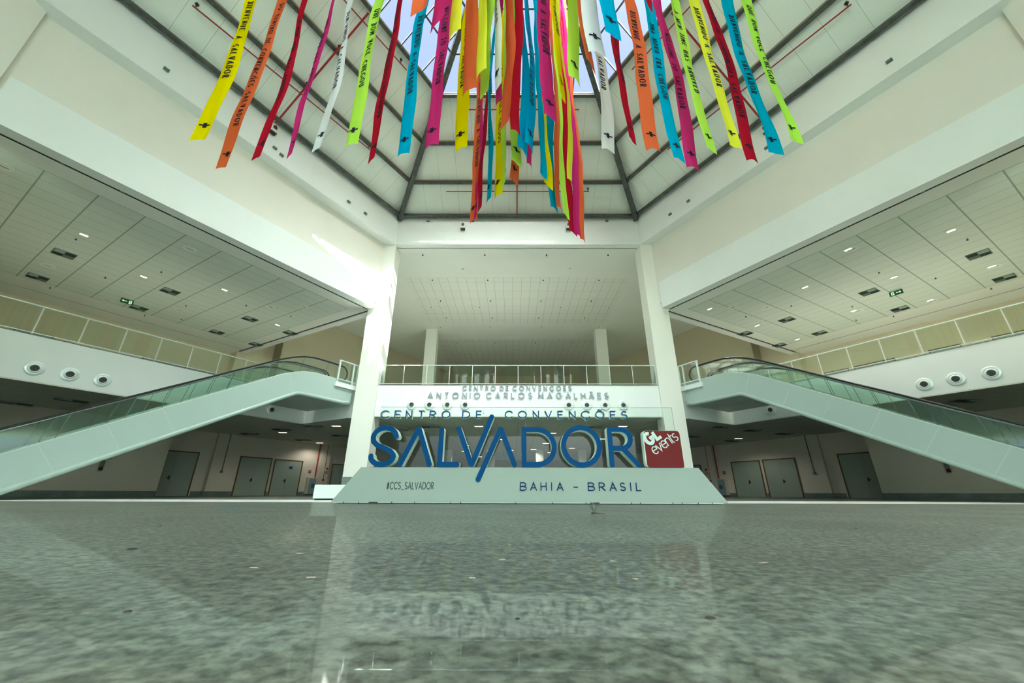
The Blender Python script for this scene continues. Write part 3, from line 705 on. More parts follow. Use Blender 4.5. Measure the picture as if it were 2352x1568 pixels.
bigletter([[(1.95, .815), (1.95, 1.595)], [(1.95, 1.597), (2.19, 1.597)] + arc(2.20, 1.385, .215, .212, 90, -90, 12) + [(1.95, 1.173)], [(2.22, 1.173), (2.545, .815)]], label='blue letter R')
# small upper line, fixed to the glass
cx = [(-3.442, -3.262), (-3.106, -2.984), (-2.836, -2.702), (-2.534, -2.411), (-2.264, -2.125), (-1.973, -1.786), (-1.479, -1.312), (-1.147, -1.038), (-.985, -.975),
      (-.456, -.293), (-.139, .052), (.215, .345), (.502, .655), (.812, .92), (1.088, 1.222), (1.373, 1.561), (1.718, 1.913), (2.068, 2.186), (2.339, 2.464)]
for c, (xa, xb) in zip("CENTRODE'CONVENÇÕES", cx):
    b = MB(); w_ = G[c][0]; kx = (xb-xa)/w_ if w_ > .1 else .18; hw = .0125
    strokes(b, [[(p*kx, q*.168) for p, q in st] for st in G[c][1]], hw, hw, lambda p, q, d: Vector((xa+p, YS+.20+d, 1.882+.012+q*.98)), 0, .10, True, 1)
    b.build('letter', [MT['blue'] if c != "'" else MT['letter_side'], MT['letter_side']], SG)
bx = [(-.104, .029), (.119, .251), (.348, .464), (.575, .593), (.701, .835), (1.073, 1.154), (1.387, 1.526), (1.629, 1.754), (1.861, 1.999), (2.089, 2.201), (2.312, 2.327), (2.443, 2.536)]
for c, (xa, xb) in zip("BAHIA-BRASIL", bx):
    b = MB(); w_ = G[c][0]; kx = (xb-xa)/w_ if w_ > .1 else .15
    strokes(b, [[(p*kx, q*.155) for p, q in st] for st in G[c][1]], .0085, .0105, lambda p, q, d: Vector((xa+p+(.008 if c == 'I' else 0), YS+d, .281+q)), -.02, 0, True)
    b.build('letter', MT['navy'], SG)
txt = '#CCS_SALVADOR'; gp = .28; x = -3.045; tw = text_width(txt, gp, .3)-gp; k = 1.03/tw
for c in txt:
    b = MB(); strokes(b, [[(p*k, q*.138) for p, q in st] for st in G[c][1]], .0085, .0105, lambda p, q, d: Vector((x+p, YS-.002+d, .297+q)), -.001, .002, False)
    b.build('letter', MT['hash'], SG); x += (G[c][0]+gp)*k
# red block at the right end of the letters
def rrect(x0, x1, z0, z1, r):
    return arc(x1-r, z1-r, r, r, 0, 90, 6) + arc(x0+r, z1-r, r, r, 90, 180, 6) + arc(x0+r, z0+r, r, r, 180, 270, 6) + arc(x1-.02, z0+.02, .02, .02, 270, 360, 2)
b = MB(); rr = rrect(2.715, 3.560, .760, 1.572, .085)
b.prism(rr, 0, .17, XZ(YS-.01)); b.m = [0 if i != 0 else 0 for i in range(len(b.m))]
b.build('block_side', MT['letter_side'], SG)
b = MB(); b.prism(rrect(2.735, 3.560, .760, 1.568, .075), 0, .012, XZ(YS-.022)); b.build('block_face', MT['sign_red'], SG)
def slant(txt, x0, z0, ang, h, kx, gap, hw, name):
    ca, sa = math.cos(ang), math.sin(ang); x = 0
    for c in txt:
        b = MB()
        strokes(b, [[((x+p)*kx*h, q*h) for p, q in st] for st in G[c][1]], hw, hw, lambda p, q, d: Vector((x0+p*ca-q*sa, YS-.0225+d, z0+p*sa+q*ca)), -.002, 0, False)
        b.build(name, MT['sign_white'], SG); x += G[c][0]+gap
slant('G', 2.832, 1.250, math.radians(31), .235, .72, 0, .038, 'letter')
slant('L', 3.030, 1.375, math.radians(31), .19, 1.25, 0, .034, 'letter')
slant('events', 2.938, 1.033, math.radians(30.5), .24, .865, .05, .0105, 'letter')

# ------------------------------------------------------------------ ribbons
def roof_z(x, y):
    best = 1e9
    for k in range(6):
        a = -k*PI/3; n = (x-C0.x)*-math.sin(a) + (y-C0.y)*math.cos(a)
        best = min(best, ZE + SL*(13.25-n))
    return best
def gl_text(txt, gap, space):
    """letters laid out with x advance; returns strokes with serifs"""
    res = []; x = 0
    for c in txt:
        if c == ' ': x += space; continue
        w_, sts = G[c]; kx = .62 if w_ > .5 else .9
        for st in sts:
            res.append(('s', [(x+p*kx, q) for p, q in st]))
            for e in (st[0], st[-1]):
                if (abs(e[1]) < .02 or abs(e[1]-1) < .02) and len(st) < 8: res.append(('f', [(x+e[0]*kx-.15, e[1]), (x+e[0]*kx+.15, e[1])]))
        x += w_*kx + gap
    return res, x-gap
PHR = {'a': ('BIENVENUE A SALVADOR', 2.25), 'b': ('A NOVA ERA DO CENTRO DE CONVENÇÕES SALVADOR', 1.55), 'c': ('A NEW TIME HAS ARRIVED', 2.1), 'd': ('UMA NOVA ERA CHEGOU', 2.25),
       'e': ('BEM-VINDO A SALVADOR', 2.2), 'f': ('QUE BOM VOCÊ CHEGOU', 2.1), 'g': ('BIENVENIDO A SALVADOR', 2.2), 'h': ('WELCOME TO SALVADOR', 2.2)}
def ribbon(code, x, y, wpx, back, phrase, label, zb=8.2, group=None):
    WD = .40; wpx *= 1.06; ph = (x*12.9898+y*78.233) % 6.283
    kk = .93*(x+.26)/(.93*y+2.9); ac = math.acos(min(1, wpx/WD/math.hypot(1, kk))); th0 = min((ac-math.atan(kk), -ac-math.atan(kk)), key=abs); L = roof_z(x, y)-.25-zb
    asym = math.sin(ph*3)*.03
    def P(wv, s_, off=0.0):
        th = th0 + .07*math.sin(.8*s_+ph) + .04*math.sin(2.1*s_+ph*2)
        cx_ = .05*math.sin(.55*s_+ph*1.7)*min(1, s_/2) + .012*math.sin(3.0*s_+ph)
        curl = -.05*math.cos(.9*s_+ph)*(4*wv*wv) + .006*math.sin(9*wv+s_*1.3)
        wd = WD*(1-.03*math.sin(1.7*s_+ph))
        dx, dy = math.cos(th), math.sin(th)
        fade = math.exp(-s_/.22)
        zz = zb + s_ + fade*(-.05*abs(2*wv)**2.5 + asym*2*wv + .03)
        cu = curl - off
        return Vector((x + cx_ + dx*wv*wd - dy*cu, y + dy*wv*wd + dx*cu, zz))
    t = thing('hanging_ribbon', label, 'ribbon', (x, y, zb), group)
    b = MB(); nw = 12; ss = [0, .05, .12, .2]; v = .35
    while v < L: ss.append(v); v += .16
    ss.append(L)
    vs = [P(-.5+i/nw, s_) for s_ in ss for i in range(nw+1)]
    b.add(vs, [(r*(nw+1)+i, r*(nw+1)+i+1, (r+1)*(nw+1)+i+1, (r+1)*(nw+1)+i) for r in range(len(ss)-1) for i in range(nw)])
    cl = b.build('cloth', MT['cloth'+code], t, True)
    off = -.012 if back else .012
    def fine(p, q): return p
    # cross
    b = MB(); sc = .50
    for wa, wb, sa_, sb_ in ((-.33, .33, sc-.022, sc+.022), (-.11, .11, sc-.085, sc+.085)):
        n = 8; vs = [P(wa+(wb-wa)*i/n, s_, off) for s_ in (sa_, sb_) for i in range(n+1)]
        b.add(vs, [(i, i+1, n+2+i, n+1+i) for i in range(n)])
    b.build('printed_cross', MT['ink'], cl)
    if phrase:
        txt, s_end = PHR[phrase]; st, tw = gl_text(txt, .46, .95); H = .42; k = .152/.80
        b = MB()
        for kind, pl in st:
            hx, hy = (.105, .05) if kind == 's' else (.05, .038)
            def MAP(p, q, d):
                s_ = s_end + (tw-p)*k
                return P(((q-.5)*H) * (1 if True else -1), s_, off)
            if s_end + (tw-pl[0][0])*k > min(L-.5, 9.5): continue
            sub = [pl[0]]
            for p_, q_ in zip(pl, pl[1:]):
                m_ = max(1, int(math.hypot(p_[0]-q_[0], p_[1]-q_[1])/.22))
                sub += [(p_[0]+(q_[0]-p_[0])*i/m_, p_[1]+(q_[1]-p_[1])*i/m_) for i in range(1, m_+1)]
            pl = sub
            strokes(b, [pl], hx, hy, MAP, 0, 0, False)
        if b.f: b.build('printed_words', MT['ink'], cl)
MAIN = [('Y', -7.95, 7.03, .36, 'a'), ('O', -7.96, 7.9, .31, 'b'), ('R', -6.82, 7.56, .22, 'c'), ('M', -5.93, 7.48, .17, 'd'), ('W', -5.16, 7.29, .21, 'e'), ('L', -4.28, 7.16, .30, 'f'),
        ('R', -3.89, 7.62, .21, 'b'), ('C', -3.07, 7.44, .30, 'g'), ('M', -2.3, 7.17, .31, 'h'), ('Y', -1.6, 7.28, .30, 'a'),
        ('W', 2.13, 7.33, .28, 'e'), ('R', 2.6, 7.05, .20, 'f'), ('O', 3.24, 7.29, .34, 'a'), ('C', 4.0, 7.63, .29, 'd'), ('M', 4.5, 7.89, .30, 'h'), ('L', 4.68, 7.35, .26, 'c'),
        ('P', 5.2, 7.25, .29, 'g'), ('R', 5.93, 7.65, .28, 'b'), ('C', 6.35, 7.45, .32, 'g'), ('L', 6.61, 7.09, .27, 'f')]
ML = ['bright yellow ribbon at the far left end of the wide row', 'orange ribbon hanging lowest on the left, second from the left end', 'dark red ribbon third from the left end of the row',
      'narrow twisted magenta ribbon fourth from the left end', 'white ribbon left of the lime one, fifth from the left end', 'lime green ribbon sixth from the left end of the row',
      'red ribbon between the lime and the turquoise one on the left', 'turquoise ribbon on the left half of the row, eighth from the left end', 'magenta ribbon ninth from the left end, left of a yellow one',
      'yellow ribbon just left of the crowded middle bunch', 'white ribbon just right of the middle bunch, hanging straight over the far corner beam', 'narrow red ribbon right of the white one, right half of the row',
      'orange ribbon on the right half of the row, between red and turquoise', 'turquoise ribbon left of the lowest magenta one on the right', 'magenta ribbon hanging lowest on the right half of the row',
      'lime green ribbon between the magenta and the yellow one on the right', 'pale yellow ribbon fourth from the right end', 'red ribbon third from the right end of the row',
      'turquoise ribbon second from the right end of the row', 'lime green ribbon at the far right end of the wide row']
for (c, x, y, w_, p), lab in zip(MAIN, ML): ribbon(c, x, y, w_, 0, p, lab)
MID = [('O', -1.93, 4.33, .30, 1, None), ('M', -1.65, 4.51, .26, 1, None), ('P', -1.4, 4.69, .22, 1, None), ('O', -1.22, 5.77, .30, 1, 'g'), ('P', -.96, 5.42, .2, 1, None), ('L', -.85, 5.84, .2, 1, 'c'),
       ('M', -.62, 6.09, .13, 0, None), ('O', -.43, 6.58, .2, 1, 'e'), ('R', -.18, 6.81, .22, 1, None), ('C', -.01, 7.36, .21, 1, 'h'), ('C', .16, 7.25, .16, 0, 'b'), ('M', .56, 6.43, .30, 0, 'a'),
       ('Y', .76, 5.91, .15, 0, 'f'), ('L', 1.05, 5.57, .22, 0, None), ('O', 1.28, 5.27, .19, 0, None), ('W', 1.37, 5.02, .33, 0, None), ('C', 1.58, 4.73, .31, 0, None), ('R', 2.09, 4.21, .14, 1, None),
       ('O', -1.54, 10.02, .23, 0, 'a'), ('M', -1.45, 9.88, .09, 0, None), ('R', -1.24, 9.44, .11, 0, 'b'), ('C', -1.0, 9.1, .12, 0, 'g'), ('Y', -.72, 8.92, .22, 0, 'f'), ('L', -.52, 8.5, .13, 1, None),
       ('O', -.26, 8.38, .17, 0, 'd'), ('L', -.21, 7.76, .27, 0, 'f'), ('M', .2, 7.88, .11, 1, None), ('C', .51, 8.19, .19, 1, None), ('Y', .69, 8.55, .2, 1, None), ('C', .98, 9.5, .21, 1, 'g'),
       ('O', 1.15, 9.48, .14, 1, 'e'), ('L', 1.36, 9.83, .2, 1, 'a'), ('P', 1.33, 8.42, .11, 1, None), ('R', 1.7, 10.66, .26, 1, 'h'), ('M', 1.93, 10.8, .2, 1, 'd'), ('O', 2.14, 11.09, .15, 1, 'b'), ('W', -.62, 5.75, .13, 0, 'e')]
MIDL = ['orange ribbon end at the top edge, just above the turquoise ribbon', 'magenta ribbon end at the top edge, left of another magenta ribbon', 'pale yellow ribbon end near the top, left of the middle bunch',
        'wide orange ribbon ending over the skylight edge, left side of the bunch', 'pale yellow ribbon between the wide orange and the lime one, near side of the bunch', 'lime green ribbon in the left half of the bunch, ending at the skylight edge',
        'narrow magenta ribbon left of the long orange one inside the bunch', 'orange ribbon in the centre left of the bunch, ending below the skylight', 'dark red ribbon in the centre of the bunch',
        'turquoise ribbon in the centre of the bunch, left of a twin', 'turquoise ribbon with printed words, right of its twin in the centre', 'wide magenta ribbon right of centre with a clear black cross',
        'yellow ribbon right of the wide magenta one, nearer the viewer', 'lime green ribbon over the skylight corner, right of the yellow one', 'folded orange ribbon left of the near white one',
        'wide white ribbon nearest the viewer with a big black cross', 'wide turquoise ribbon end with a cross, right of the near white one', 'small red ribbon tip at the top edge, over the turquoise ribbon',
        'long orange ribbon ending farthest down on the left of the bunch', 'thin magenta edge behind the long orange ribbon', 'narrow dark red ribbon right of the long orange one',
        'narrow turquoise ribbon left of the long yellow one', 'long yellow ribbon in the left half of the bunch', 'narrow lime ribbon right of the long yellow one',
        'orange ribbon partly behind the lime one at the centre of the bunch', 'lime green ribbon with a cross at the very centre of the bunch', 'short narrow magenta ribbon below the turquoise twins',
        'turquoise ribbon ending just left of the long yellow on the right half', 'yellow ribbon between two turquoise ones, right half of the bunch', 'long turquoise ribbon on the right half of the bunch',
        'orange ribbon directly right of the long turquoise one', 'lime green ribbon left of the lowest dark red one', 'pale yellow edge between the lime and the dark red ribbon', 'dark red ribbon reaching down over the white ring wall',
        'magenta ribbon reaching down over the ring wall, right of the dark red one', 'orange ribbon hanging lowest of all, rightmost of the bunch', 'narrow white ribbon lit by the sky, left half of the bunch']
for (c, x, y, w_, bk, p), lab in zip(MID, MIDL): ribbon(c, x, y, w_, bk, p, lab)

# ------------------------------------------------------------------ ceiling fittings
ORD = ['nearest', 'second nearest', 'third nearest', 'fourth nearest', 'farthest']
def downlight(P, ux, uy, label, group, on=True, name='ceiling_light', sz=(.12, .05)):
    t = thing(name, label, 'ceiling light', P, group)
    F = lambda a, c, z: P + ux*a + uy*c + Vector((0, 0, z))
    b = MB(); b.box(-sz[0]-.04, sz[0]+.04, -sz[1]-.04, sz[1]+.04, -.02, .01, F); b.build('frame', MT['plastic'], t)
    b = MB(); b.box(-sz[0], sz[0], -sz[1], sz[1], -.028, -.018, F); b.build('diffuser', MT['lamp'], t)
    ld = bpy.data.lights.new('lamp_light', 'SPOT'); ld.spot_size = math.radians(150); ld.spot_blend = .6; ld.shadow_soft_size = 0.0; ld.energy = 140 if P.z > 6 else 45; ld.color = (1, .93, .84)
    lo = bpy.data.objects.new('lamp_light', ld); COL.objects.link(lo); lo.parent = t; lo.location = (0, 0, -.04)
def sc_(u, n): return 14.06+(u-14.06)*1.063, n*1.063+1.06
def vent(P, ux, uy, label, group, sz=(.33, .33)):
    t = thing('air_vent', label, 'air vent', P, group)
    F = lambda a, c, z: P + ux*a + uy*c + Vector((0, 0, z))
    b = MB(); b.box(-sz[0]-.03, sz[0]+.03, -sz[1]-.03, sz[1]+.03, -.02, .01, F); b.build('frame', MT['louver_grey'], t)
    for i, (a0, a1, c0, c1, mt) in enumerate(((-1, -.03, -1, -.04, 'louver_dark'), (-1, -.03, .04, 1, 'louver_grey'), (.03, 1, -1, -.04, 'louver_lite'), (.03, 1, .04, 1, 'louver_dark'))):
        b = MB(); b.box(a0*sz[0], a1*sz[0], c0*sz[1], c1*sz[1], -.03, -.019, F)
        for j in range(4):
            q = c0*sz[1] + (c1-c0)*sz[1]*(j+.5)/4; b.box(a0*sz[0], a1*sz[0], q-.012, q+.006, -.042, -.03, F)
        b.build('louver', MT[mt], t)
for s in (-1, 1):
    ux = W(s, 1, 0)-W(s, 0, 0); uy = W(s, 0, 1)-W(s, 0, 0)
    L = [(11.53, 4.29), (9.02, 6.27), (6.47, 4.36), (2.61, 6.37)] if s < 0 else [(11.47, 3.6), (8.93, 1.67), (11.51, 8.68), (8.96, 6.14), (6.41, 3.62), (8.95, 10.73), (2.57, 1.78), (6.4, 8.82), (2.58, 6.27), (2.6, 10.79)]
    LL = ['nearest, by the largest vent', 'second nearest, left of the exit sign row', 'third, out by the white band', 'farthest, by the far corner'] if s < 0 else \
         ['highest and nearest', 'out by the white band, near the middle', 'at the right edge of the picture', 'just above the exit sign', 'second row from the white band, middle', 'below the exit sign, near the railing wall',
          'farthest, close to the column', 'middle, between two vents', 'far end, second from the column', 'far end, lowest above the railing']
    for (u, n), l in zip(L, LL):
        u, n = sc_(u, n); downlight(W(s, u, n, Z3-.015), ux, uy, 'glowing slot light in the %s gallery ceiling, %s' % (LR[s], l), 'glowing slot lights in the %s gallery ceiling' % LR[s])
    V_ = [(11.5, 6.85), (11.5, 10.7), (7.75, 6.93), (7.75, 10.75), (3.9, 6.95), (3.85, 10.85), (1.45, 6.95), (1.42, 10.95)]
    VL = [('nearest', 'inner'), ('nearest', 'outer'), ('second', 'inner'), ('second', 'outer'), ('third', 'inner'), ('third', 'outer'), ('farthest', 'inner'), ('farthest', 'outer')]
    for (u, n), (a, r) in zip(V_, VL):
        u, n = sc_(u, n); vent(W(s, u, n, Z3-.015), ux*(1 if s > 0 else 1), uy, 'four-panel grey vent in the %s gallery ceiling, %s of the %s row' % (LR[s], a, 'row near the hall' if False else r), 'vents in the %s gallery ceiling' % LR[s])
    for i, (u, n) in enumerate([(14.0, 1.7), (9.0, 1.8), (11.56, 8.8), (8.97, 10.97), (6.5, 9.1), (4.2, 4.3), (3.3, 2.7)]):
        u, n = sc_(u, n); P = W(s, u, n, Z3-.014)
        b = MB(); b.lathe([(.26, 0), (.25, -.012), (.10, -.014), (.09, -.006), (0.0, -.006)][::1], P, (0, 0, 1), 20); b.cur = 1; b.box(-.14, .14, -.018, .018, -.02, -.012, lambda a, c, z: P+ux*a+uy*c+Vector((0, 0, z)))
        tag(b.build('round_downlight', [MT['ceil'], MT['louver_grey']]), 'unlit round ceiling light in the %s gallery ceiling, %s' % (LR[s], ['nearest, by the edge', 'out by the white band', 'between the nearest vents', 'near the wall, middle', 'middle of the ceiling', 'far half, middle', 'far end by the band'][i]), 'ceiling light', 'unlit round lights in the %s gallery ceiling' % LR[s])
    for i, (u, n) in enumerate([(11.6, 4.9), (9.9, 7.9), (8.8, 5.0), (6.6, 8.1), (5.0, 5.2), (10.9, 11.6), (7.2, 11.6), (3.0, 4.4), (5.9, 10.4)]):
        u, n = sc_(u, n); P = W(s, u, n, Z3)
        b = MB(); b.tube([P, P-Vector((0, 0, .07))], .02, 6); b.lathe([(.045, -.08), (.045, -.07)], P, (0, 0, 1), 8)
        tag(b.build('ceiling_sprinkler', MT['louver_dark']), 'tiny dark sprinkler head under the %s gallery ceiling' % LR[s], 'sprinkler', 'sprinkler heads under the %s gallery ceiling' % LR[s])
    # exit sign
    u, n = sc_(8.48, 9.84 if s < 0 else 7.78); P = W(s, u, n, Z3-.30)
    t = thing('exit_sign', 'small green exit sign with white arrow hanging under the %s gallery ceiling' % LR[s], 'exit sign', P)
    # faces the hall (-n)
    F = lambda a, c, z: P + (W(s, 1, 0)-W(s, 0, 0))*a + uy*c + Vector((0, 0, z))
    b = MB(); b.box(-.27, .27, 0, .03, 0, .24, F); b.build('panel', MT['exit_green'], t)
    b = MB(); 
    for q in (-.2, .2): b.tube([F(q, .015, .24), F(q, .015, .30)], .006, 5)
    b.build('hanger', MT['louver_dark'], t)
    d = 1  # arrow points to the outer edge of the picture = towards +u
    b = MB(); sgn = 1
    b.add([F(.22*sgn, -.004, .12), F(.14*sgn, -.004, .06), F(.14*sgn, -.004, .18)], [(0, 1, 2)]); b.add([F(.15*sgn, -.004, .105), F(.0*sgn, -.004, .105), F(.0*sgn, -.004, .135), F(.15*sgn, -.004, .135)], [(0, 1, 2, 3)])
    b.add([F(-.20, -.004, .03), F(-.08, -.004, .03), F(-.08, -.004, .20), F(-.20, -.004, .20)], [(0, 1, 2, 3)]); b.build('pictogram', MT['pict'], t)
    b = MB(); b.lathe([(.016, 0), (.016, .002)], F(-.13, -.008, .17), uy, 10); strokes(b, [[(-.14, .15), (-.145, .10), (-.17, .05)], [(-.145, .10), (-.11, .06)], [(-.17, .12), (-.14, .14), (-.105, .115)]], .009, .009, lambda p, q, d_: F(p, -.007, q), 0, 0)
    b.build('running_figure', MT['exit_green'], t)
# back ceiling dots
for i, (x, y) in enumerate([(-6.19, 21.6), (-2.14, 21.6), (1.89, 21.6), (5.9, 21.6), (-6.19, 24.8), (-2.14, 24.8), (1.91, 24.8), (5.96, 24.8), (-6.17, 28.1), (-2.11, 28.1), (1.96, 28.1), (6.02, 28.1), (-6.2, 31.35), (-2.13, 31.35), (1.96, 31.35), (6.02, 31.35), (-6.1, 37.5), (-2.1, 37.5), (2.0, 37.5), (6.0, 37.5)]):
    P = Vector((x, y, ZR0)); b = MB(); b.tube([P, P-Vector((0, 0, .08))], .03, 6); b.lathe([(.055, -.09), (.055, -.075)], P, (0, 0, 1), 8)
    tag(b.build('ceiling_sprinkler', MT['louver_dark']), 'tiny dark sprinkler head under the high back ceiling', 'sprinkler', 'sprinkler heads under the high back ceiling')
for i, (x, y) in enumerate([(-7.16, 29.3), (-3.1, 29.3), (3.68, 29.3), (7.74, 29.3), (-7.1, 33.45), (-2.41, 33.45), (2.37, 33.45), (7.74, 33.45)]):
    P = Vector((x, y, ZR0-.014)); b = MB(); b.lathe([(.22, 0), (.21, -.012), (.06, -.014), (0, -.014)], P, (0, 0, 1), 18); b.cur = 1; b.lathe([(.05, -.03), (.05, -.012)], P, (0, 0, 1), 8)
    tag(b.build('round_downlight', [MT['ceil'], MT['louver_dark']]), 'round white ceiling light in the high back ceiling, %s' % ['left of the tiled field', 'left of centre', 'right of centre', 'right of the tiled field', 'far left by the column', 'far row left of centre', 'far row right of centre', 'far right by the column'][i], 'ceiling light')
for i, (x, y) in enumerate([(-3.78, 23.35), (3.65, 23.3), (5.6, 33.2), (-1.2, 31.9)]):
    P = Vector((x, y, ZR0)); b = MB(); b.lathe([(.09, 0), (.085, -.05), (.05, -.07), (0, -.07)], P, (0, 0, 1), 14)
    tag(b.build('smoke_detector', MT['plastic']), 'small cream smoke detector on the high back ceiling, %s' % ['left, near the ring wall', 'right, near the ring wall', 'far right', 'far centre'][i], 'smoke detector')
# lower ceiling fittings
k = 0
X_, Y_ = Vector((1, 0, 0)), Vector((0, 1, 0))
for x, y, l in [(-11.0, 23.8, 'left side, by the column'), (-15.8, 26.6, 'left side, nearest'), (-16.0, 32.4, 'left side, farthest'), (-2.35, 23.8, 'above the slanted stroke of the sign'), (2.37, 26.6, 'above the D of the sign'), (6.33, 23.7, 'above the R of the sign'),
                (6.43, 29.5, 'left of the R of the sign'), (2.38, 32.3, 'inside the D of the sign'), (-4.3, 34, 'right of the L of the sign'), (-1.0, 30, 'inside the V'), (5.0, 36, 'inside the O, upper'), (3.4, 40, 'inside the O, lower'), (1.6, 37, 'inside the D, middle'),
                (.8, 43, 'inside the D, lowest'), (-5, 39, 'right of the L, middle'), (-4.0, 45, 'right of the L, lowest'), (16.2, 29.1, 'right side, by the red pipe'), (-.5, 38, 'between V and A')]:
    k += 1; downlight(Vector((x, y, ZC-.012)), X_, Y_, 'glowing slot light in the low ceiling, %s' % l, 'glowing slot lights in the low ceiling', sz=(.24, .08))
for x, y, l in [(-12.4, 23.8, 'left, nearest the column'), (-15.1, 25.2, 'left, second'), (-18.4, 27.2, 'left, outermost'), (-16.4, 30.5, 'left, farther back'), (-12.5, 28, 'left, behind the column'), (12.3, 23.8, 'right, nearest the column'),
                (14.95, 25.15, 'right, second'), (17.9, 26.6, 'right, outermost'), (16.4, 30.4, 'right, farther back'), (12.4, 28, 'right, behind the column'), (-5.3, 24, 'behind the sign, left'), (4.6, 24, 'behind the sign, right'), (19.2, 16.6, 'right, under the gallery by the frame edge')]:
    vent(Vector((x, y, ZC-.03)), X_, Y_, 'dark vent in the low ceiling, %s' % l, 'dark vents in the low ceiling', (.5, .22))
for u, n in ((10.24, 11.85), (9.18, 8.72)):
    vent(W(-1, u, n, ZC-.015), W(-1, 1, 0)-W(-1, 0, 0), W(-1, 0, 1)-W(-1, 0, 0), 'dark vent in the low ceiling under the left gallery, %s' % ('at the frame edge' if u > 10 else 'above the escalator handrail'), 'dark vents in the low ceiling', (.5, .22))

# ------------------------------------------------------------------ jet nozzles in the fascias
def nozzle(P, nrm, label, group):
    nrm = Vector(nrm).normalized(); t = thing('jet_nozzle', label, 'air nozzle', P, group)
    b = MB(); b.lathe([(.165, 0), (.27, 0), (.275, .02), (.24, .045), (.19, .05), (.165, .03)], P, nrm, 28); b.build('flange', MT['rail'], t, True)
    b = MB(); b.lathe([(.185, .03), (.17, .055), (.135, .075), (.115, .06), (.12, .02)], P, nrm, 28); b.build('ball', MT['white'], t, True)
    b = MB(); tl = (nrm + Vector((0, 0, -.35))).normalized(); b.lathe([(.125, .052), (.125, .062), (0, .066)], P, tl, 20); b.build('grille', MT['louver_dark'], t)
    s_ = nrm.cross(Vector((0, 0, 1))).normalized(); b = MB()
    for q in (-.05, 0, .05): b.beam(P + nrm*.085 - s_*.11 + Vector((0, 0, q)), P + nrm*.085 + s_*.11 + Vector((0, 0, q)), .008, .008)
    b.build('vane', MT['louver_grey'], t)
for i, x in enumerate((-5.71, -4.76, -3.80, -2.84, 2.70, 3.67, 4.65, 5.62)):
    nozzle(Vector((x, 20.65, 4.61)), (0, -1, 0), 'round air nozzle in the back balcony wall, %s of the %s four' % (['first', 'second', 'third', 'fourth'][i % 4] + ' from the left', 'left' if i < 4 else 'right'), 'round nozzles in the back balcony wall')
for s in (-1, 1):
    nr = W(s, 0, -1)-W(s, 0, 0)
    for u, l in zip((11.03, 10.1, 9.15, 2.2) if s < 0 else (10.55, 9.6, 8.67, 2.47), ('outermost of three', 'middle of three', 'inner of three', 'alone under the escalator bend')):
        nozzle(W(s, u, 5.70, 4.50), nr, 'round air nozzle in the %s gallery wall, %s' % (LR[s], l), 'round nozzles in the %s gallery wall' % LR[s])

# ------------------------------------------------------------------ devices on the ring beams
def sensor(P, nrm, label, sz=.09):
    nrm = Vector(nrm).normalized(); s_ = nrm.cross(Vector((0, 0, 1))).normalized()
    F = lambda a, c, z: P + s_*a + nrm*c + Vector((0, 0, z))
    t = thing('wall_sensor', label, 'sensor', P)
    b = MB(); b.box(-sz, sz, 0, .09, -sz*.6, sz*.6, F); b.build('housing', MT['sensor'], t)
    b = MB(); b.box(-sz*.6, sz*.6, .09, .10, -sz*.35, sz*.35, F); b.build('lens', MT['louver_grey'], t)
def projector(P, nrm, label):
    nrm = Vector(nrm).normalized(); s_ = nrm.cross(Vector((0, 0, 1))).normalized()
    F = lambda a, c, z: P + s_*a + nrm*c + Vector((0, 0, z))
    t = thing('wall_speaker', label, 'speaker', P)
    b = MB(); b.prism(arc(0, .06, .15, .19, 0, 180, 12) + [(-.15, -.18), (.15, -.18)], .06, .26, lambda p, q, h: F(p, h, q)); b.build('housing', MT['plastic'], t)
    b = MB(); b.prism(arc(0, .07, .085, .11, 0, 180, 10) + [(-.085, -.03), (.085, -.03)], .26, .275, lambda p, q, h: F(p, h, q)); b.build('grille', MT['black'], t)
    b = MB(); b.box(-.14, .14, .04, .24, -.225, -.18, F); b.box(-.05, .05, 0, .06, -.1, .1, F); b.build('bracket', MT['black'], t)
for x, l in ((-5.76, 'left'), (-2.89, 'left of centre, beside the orange ribbon tip'), (5.72, 'right')): sensor(Vector((x, D, 16.5)), (0, -1, 0), 'tiny grey sensor on the back ring wall, ' + l)
for x, l in ((-3.48, 'left'), (3.22, 'right, by the red ribbon tip')): projector(Vector((x, D, 16.0)), (0, -1, 0), 'small white and black speaker on the back ring wall, ' + l)
for s, L in ((-1, [(12.0, 15.35, 'nearest the top left corner'), (7.8, 15.34, 'below the speaker'), (7.45, 15.22, 'lower of two under the speaker'), (3.65, 15.31, 'far end'), (2.5, 15.33, 'farthest, by the corner')]),
             (1, [(12.35, 15.32, 'nearest the top right corner'), (7.87, 15.27, 'behind the turquoise ribbon tip'), (3.65, 15.36, 'far end'), (2.42, 15.33, 'farthest, by the corner')])):
    nr = W(s, 0, -1)-W(s, 0, 0)
    for u, z, l in L: sensor(W(s, u, 0, z), nr, 'tiny grey sensor on the %s ring wall, %s' % (LR[s], l))
    projector(W(s, 8.1, 0, 16.15), nr, 'small white and black speaker on the %s ring wall' % LR[s])

